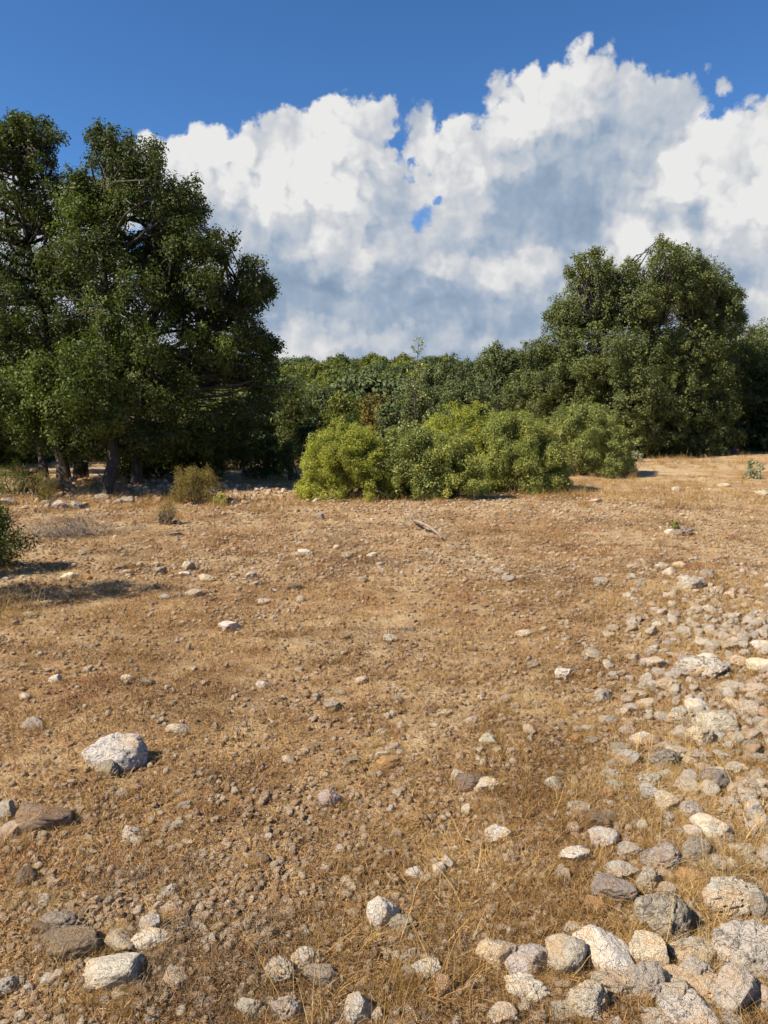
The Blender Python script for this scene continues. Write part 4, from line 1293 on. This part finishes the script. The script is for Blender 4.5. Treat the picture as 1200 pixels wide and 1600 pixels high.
def spread_stones(name, label, n, y0, y1, smin, smax, coll, npc, kpow=2.2, smooth_k=1.0, keep_by=True, flat=(.45, .9), grow=0.0, sink=.3):
    X, Y = fan(n, y0, y1)
    if keep_by:
        k = r.random(n) < np.clip(stonyness(X, Y), .08, 1)
        X, Y = X[k], Y[k]
    m = len(X)
    s = smin + (smax - smin) * r.random(m) ** kpow
    s *= 1 + grow * Y
    Z = terrain(X, Y)
    sc = np.stack([s * r.uniform(.8, 1.25, m), s * r.uniform(.8, 1.1, m), s * r.uniform(*flat, m)], 1)
    rot = np.stack([r.uniform(-.4, .4, m), r.uniform(-.4, .4, m), r.uniform(0, 6.28, m)], 1)
    scatter(name, np.stack([X, Y, Z + sc[:, 2] * (.5 - sink)], 1), rot, sc, r.integers(0, npc, m), coll, label=label)


spread_stones('gravel', 'small pale limestone gravel strewn over the soil', 165000, 1.3, 16, .006, .030, cg, 8, 3.4, grow=.07, sink=.15)
spread_stones('gravel_far', 'pale stone chips strewn over the far part of the clearing', 34000, 7, 34, .018, .075, cg, 8, 3.0, flat=(.3, .55))
spread_stones('rubble', 'fist-sized and smaller rubble lying between the larger stones', 1700, 1.5, 15, .022, .060, cr_, 8, 2.8, grow=.035)
# rubble of the bank on the right
m = 6800
X, Y = 2.4 + r.normal(size=m) * 1.15, 4.5 + r.normal(size=m) * 1.8
k = (r.random(m) < sm(X - .28 * Y + .12 * np.maximum(0, 3 - Y) + .5 * n2(X, Y, 1.3, 3, 61), -.05, .85) * (1 - .75 * sm(Y, 5.2, 7.2)) * np.clip(.75 + 1.6 * n2(X, Y, 2.2, 2, 67), .15, 1)) & (Y > 1.6) & (Y < 9)
X, Y = X[k], Y[k]
m = len(X)
s = .018 + .072 * r.random(m) ** 1.9
sc = np.stack([s * r.uniform(.8, 1.25, m), s * r.uniform(.8, 1.1, m), s * r.uniform(.55, .95, m)], 1)
scatter('bank_rubble', np.stack([X, Y, terrain(X, Y) + sc[:, 2] * .28], 1), np.stack([r.uniform(-.5, .5, m), r.uniform(-.5, .5, m), r.uniform(0, 6.28, m)], 1), sc, r.integers(0, 8, m), cb_, label='loose limestone rubble filling the bank on the right')
# shaded stony strip under the oaks
m = 1300
X, Y = r.uniform(-9.5, -.8, m), 14.4 + r.normal(size=m) * .85
s = .03 + .10 * r.random(m) ** 2.4
sc = np.stack([s, s * .9, s * r.uniform(.5, .9, m)], 1)
scatter('oak_rubble', np.stack([X, Y, terrain(X, Y) + sc[:, 2] * .25], 1), np.stack([r.uniform(-.4, .4, m), r.uniform(-.4, .4, m), r.uniform(0, 6.28, m)], 1), sc, r.integers(0, 8, m), cr_, label='grey rubble strip lying in the shade of the big oak')


# ------------------------------------------------------------------ withered grass and litter (stuff)
def blade_mesh(name, n, L, width, mat, seed, rad=.03, lean=(.1, .6), curl=.5, k=3, lie=0.0, tuft=True):
    r = np.random.default_rng(seed)
    Vs, Qs, T, base = [], [], [], 0
    for b_ in range(n):
        a = r.uniform(0, 6.28)
        p0 = np.array([r.normal() * rad, r.normal() * rad, r.uniform(0, lie)])
        az_ = r.uniform(0, 6.28)
        el_ = math.pi / 2 - r.uniform(*lean)
        l_ = L * r.uniform(.5, 1.2)
        d = np.array([math.cos(az_) * math.cos(el_), math.sin(az_) * math.cos(el_), math.sin(el_)])
        sd = np.cross(d, [0, 0, 1.0]) + r.normal(size=3) * .3
        sd /= np.linalg.norm(sd) + 1e-9
        tn = r.random()
        p = p0
        w0 = width * r.uniform(.6, 1.3)
        for s_ in range(k + 1):
            w_ = w0 * (1 - .85 * s_ / k)
            Vs += [p - sd * w_ / 2, p + sd * w_ / 2]
            T += [tn, tn]
            d = d + np.array([0, 0, -curl / k * r.uniform(.3, 1.6)]) + r.normal(size=3) * .10
            d /= np.linalg.norm(d)
            p = p + d * l_ / k
        for s_ in range(k):
            q = base + s_ * 2
            Qs.append((q, q + 1, q + 3, q + 2))
        base += (k + 1) * 2
    return mesh_from(name, np.array(Vs), np.array(Qs), mat, attr={'tint': T})


ct = bpy.data.collections.new('litter_pieces')
for k in range(6):
    lib_obj(ct, 'mat_%d' % k, blade_mesh('litter_mat', 60, .017, .0022, M_THATCH, 30 + k, rad=.030, lean=(.3, 1.6), curl=.3, k=2, lie=.012))
for k in range(3):
    lib_obj(ct, 'mat_r%d' % k, blade_mesh('litter_mat', 40, .024, .0026, M_RED, 40 + k, rad=.022, lean=(.3, 1.4), curl=.4, k=2, lie=.01))
cgz = bpy.data.collections.new('grass_pieces')
for k in range(6):
    lib_obj(cgz, 'tuft_%d' % k, blade_mesh('grass_tuft', 34, .085, .0022, M_STRAW, 50 + k, rad=.024, lean=(.05, .8), curl=.7))
for k in range(3):
    lib_obj(cgz, 'tuft_w%d' % k, blade_mesh('grass_wisp', 9, .20, .0020, M_STRAW, 60 + k, rad=.02, lean=(.05, 1.0), curl=1.2, k=5))
ch_ = bpy.data.collections.new('herb_pieces')
for k in range(5):
    lib_obj(ch_, 'herb_%d' % k, blade_mesh('herb_cushion', 150, .026, .0018, M_HERB, 70 + k, rad=.045, lean=(.0, 1.5), curl=.2, k=2, lie=.03))


def strawness(x, y):
    s = .18 + 1.3 * n2(x, y, .55, 3, 23)
    for (px, py, rx, ry, w) in GRASS:
        gx_, gy_, _ = ground_at(px, py)
        s = s + w * gau(x, y, gx_, gy_, rx, ry)
    return s


GRASS = [(1150, 1450, .5, .6, .7), (1060, 1240, .6, .8, .6), (1130, 960, 1.1, 1.2, .6), (900, 960, 1.0, 1.2, .35), (780, 1110, .6, .6, .45), (420, 1150, .6, .5, .35), (200, 1030, .5, .6, .5), (540, 1370, .25, .25, .4), (640, 1560, .2, .15, .4),
         (130, 1540, .25, .2, .4), (20, 930, .6, .5, .7), (100, 870, 1.0, .7, .5), (250, 790, 1.5, .8, .5), (1000, 1480, .7, .4, .5), (760, 930, .9, .8, .3), (490, 1030, .8, .8, .2), (1100, 760, 3.0, 2.5, .3)]


def spread_plants(name, label, n, y0, y1, coll, picks, dens, s0, s1, grow=.0, half=.70):
    X, Y = fan(n, y0, y1, half)
    k = r.random(n) < np.clip(dens(X, Y), 0, 1)
    X, Y = X[k], Y[k]
    m = len(X)
    s = (s0 + (s1 - s0) * r.random(m) ** 1.5) * (1 + grow * Y)
    sc = np.stack([s, s, s * r.uniform(.7, 1.15, m)], 1)
    rot = np.stack([r.uniform(-.2, .2, m), r.uniform(-.2, .2, m), r.uniform(0, 6.28, m)], 1)
    scatter(name, np.stack([X, Y, terrain(X, Y) - .002], 1), rot, sc, r.choice(picks, m), coll, label=label)


# piece numbers follow the alphabetical order of the names in each collection
spread_plants('dry_litter', 'matted brown bits of withered plants on the soil', 38000, 1.3, 15, ct, [0, 1, 2, 3, 4, 5], lambda x, y: .5 + 1.1 * n2(x, y, 1.3, 3, 29) - .35 * np.clip(stonyness(x, y) - .6, 0, 1), .7, 1.5, grow=.10)
spread_plants('red_litter', 'low reddish-brown withered herbs in patches', 12000, 1.4, 14, ct, [6, 7, 8], lambda x, y: (n2(x, y, 1.1, 3, 37) - .10) * 3.2 + .9 * gau(x, y, 2.9, 7.4, .6, .4), .8, 1.5, grow=.09)
spread_plants('dry_grass', 'short golden withered grass growing in patches', 29000, 1.4, 26, cgz, [0, 1, 2, 3, 4, 5], lambda x, y: strawness(x, y) * .8 - .26, .25, .85, grow=.03)
spread_plants('dry_wisps', 'long thin straw stems bent over the ground', 2400, 1.5, 16, cgz, [6, 7, 8], lambda x, y: strawness(x, y) * .7, .6, 1.3, grow=.03)
spread_plants('dead_herbs', 'grey-brown cushions of dead herbs in the grass', 4500, 1.6, 26, ch_, [0, 1, 2, 3, 4], lambda x, y: (n2(x, y, .6, 3, 47) - .06) * 2.2, .6, 1.5, grow=.05)

spread_plants('far_grass', 'short straw grass on the far side of the clearing', 16000, 12, 42, cgz, [0, 1, 2, 3, 4, 5], lambda x, y: strawness(x, y) * .7 + .05, 1.0, 2.2, grow=.02)
spread_plants('bank_grass', 'taller golden grass standing between the stones of the bank', 2600, 1.5, 9, cgz, [0, 1, 2, 3, 4, 5, 6, 7, 8], lambda x, y: gau(x, y, 2.1, 3.6, 1.0, 1.3) + .9 * gau(x, y, 3.2, 6.2, 1.0, 1.2) + .25 * gau(x, y, .3, 1.9, .5, .4), .8, 1.9)

# withered grass and crumbs gathered against the stones
ex, ey = [], []
r = np.random.default_rng(19)
for (px, py, w, h, tone, shp) in rocks:
    x, y, z = ground_at(px, py + h * .22)
    rw = w / F * math.hypot(x, y) * .52
    for _ in range(int(6 + w / 3)):
        a = r.uniform(0, 6.283)
        k = r.uniform(.85, 1.5)
        ex.append(x + math.cos(a) * rw * k)
        ey.append(y + math.sin(a) * rw * k * .8)
ex, ey = np.array(ex), np.array(ey)
m = len(ex)
sc = r.uniform(.22, .62, m) * (1 + .03 * ey)
scatter('stone_edge_grass', np.column_stack([ex, ey, terrain(ex, ey) - .002]), np.column_stack([np.zeros(m), np.zeros(m), r.uniform(0, 6.28, m)]), np.column_stack([sc, sc, sc]), r.choice([0, 1, 2, 3, 4, 5], m), cgz, label='withered grass gathered against the feet of the stones')

# the pale long-stemmed grass tuft and the straw clump at the left edge: plants of their own
for (px, py, L, n_, rd, lab, nm) in [(205, 1040, .34, 150, .10, 'pale tuft of long sprawling straw stems on the left of the clearing', 'grass_tuft'), (12, 965, .42, 260, .14, 'dense golden dry grass clump at the left edge, in front of the evergreen', 'grass_clump'),
                                     (545, 1365, .16, 70, .05, 'small sprawling straw tuft above the tall pale angular stone', 'grass_tuft'), (130, 780, .45, 60, .08, 'golden dry grass tuft before the pale brown oak trunk', 'grass_tuft'), (660, 1560, .12, 50, .04, 'little straw tuft right of the lower trio of stones', 'grass_tuft'),
                                     (1150, 1380, .24, 120, .08, 'tall golden grass tuft standing among the right pile stones', 'grass_tuft'), (1170, 960, .26, 200, .22, 'pale feathery grass patch right of the round grey boulder', 'grass_tuft')]:
    x, y, z = ground_at(px, py)
    o = obj(nm, blade_mesh(nm, n_, L, .0026, M_STRAW, int(px), rad=rd, lean=(.1, 1.35), curl=1.0, k=6), label=lab, category='grass tuft')
    o.location = (x, y, z - .005)
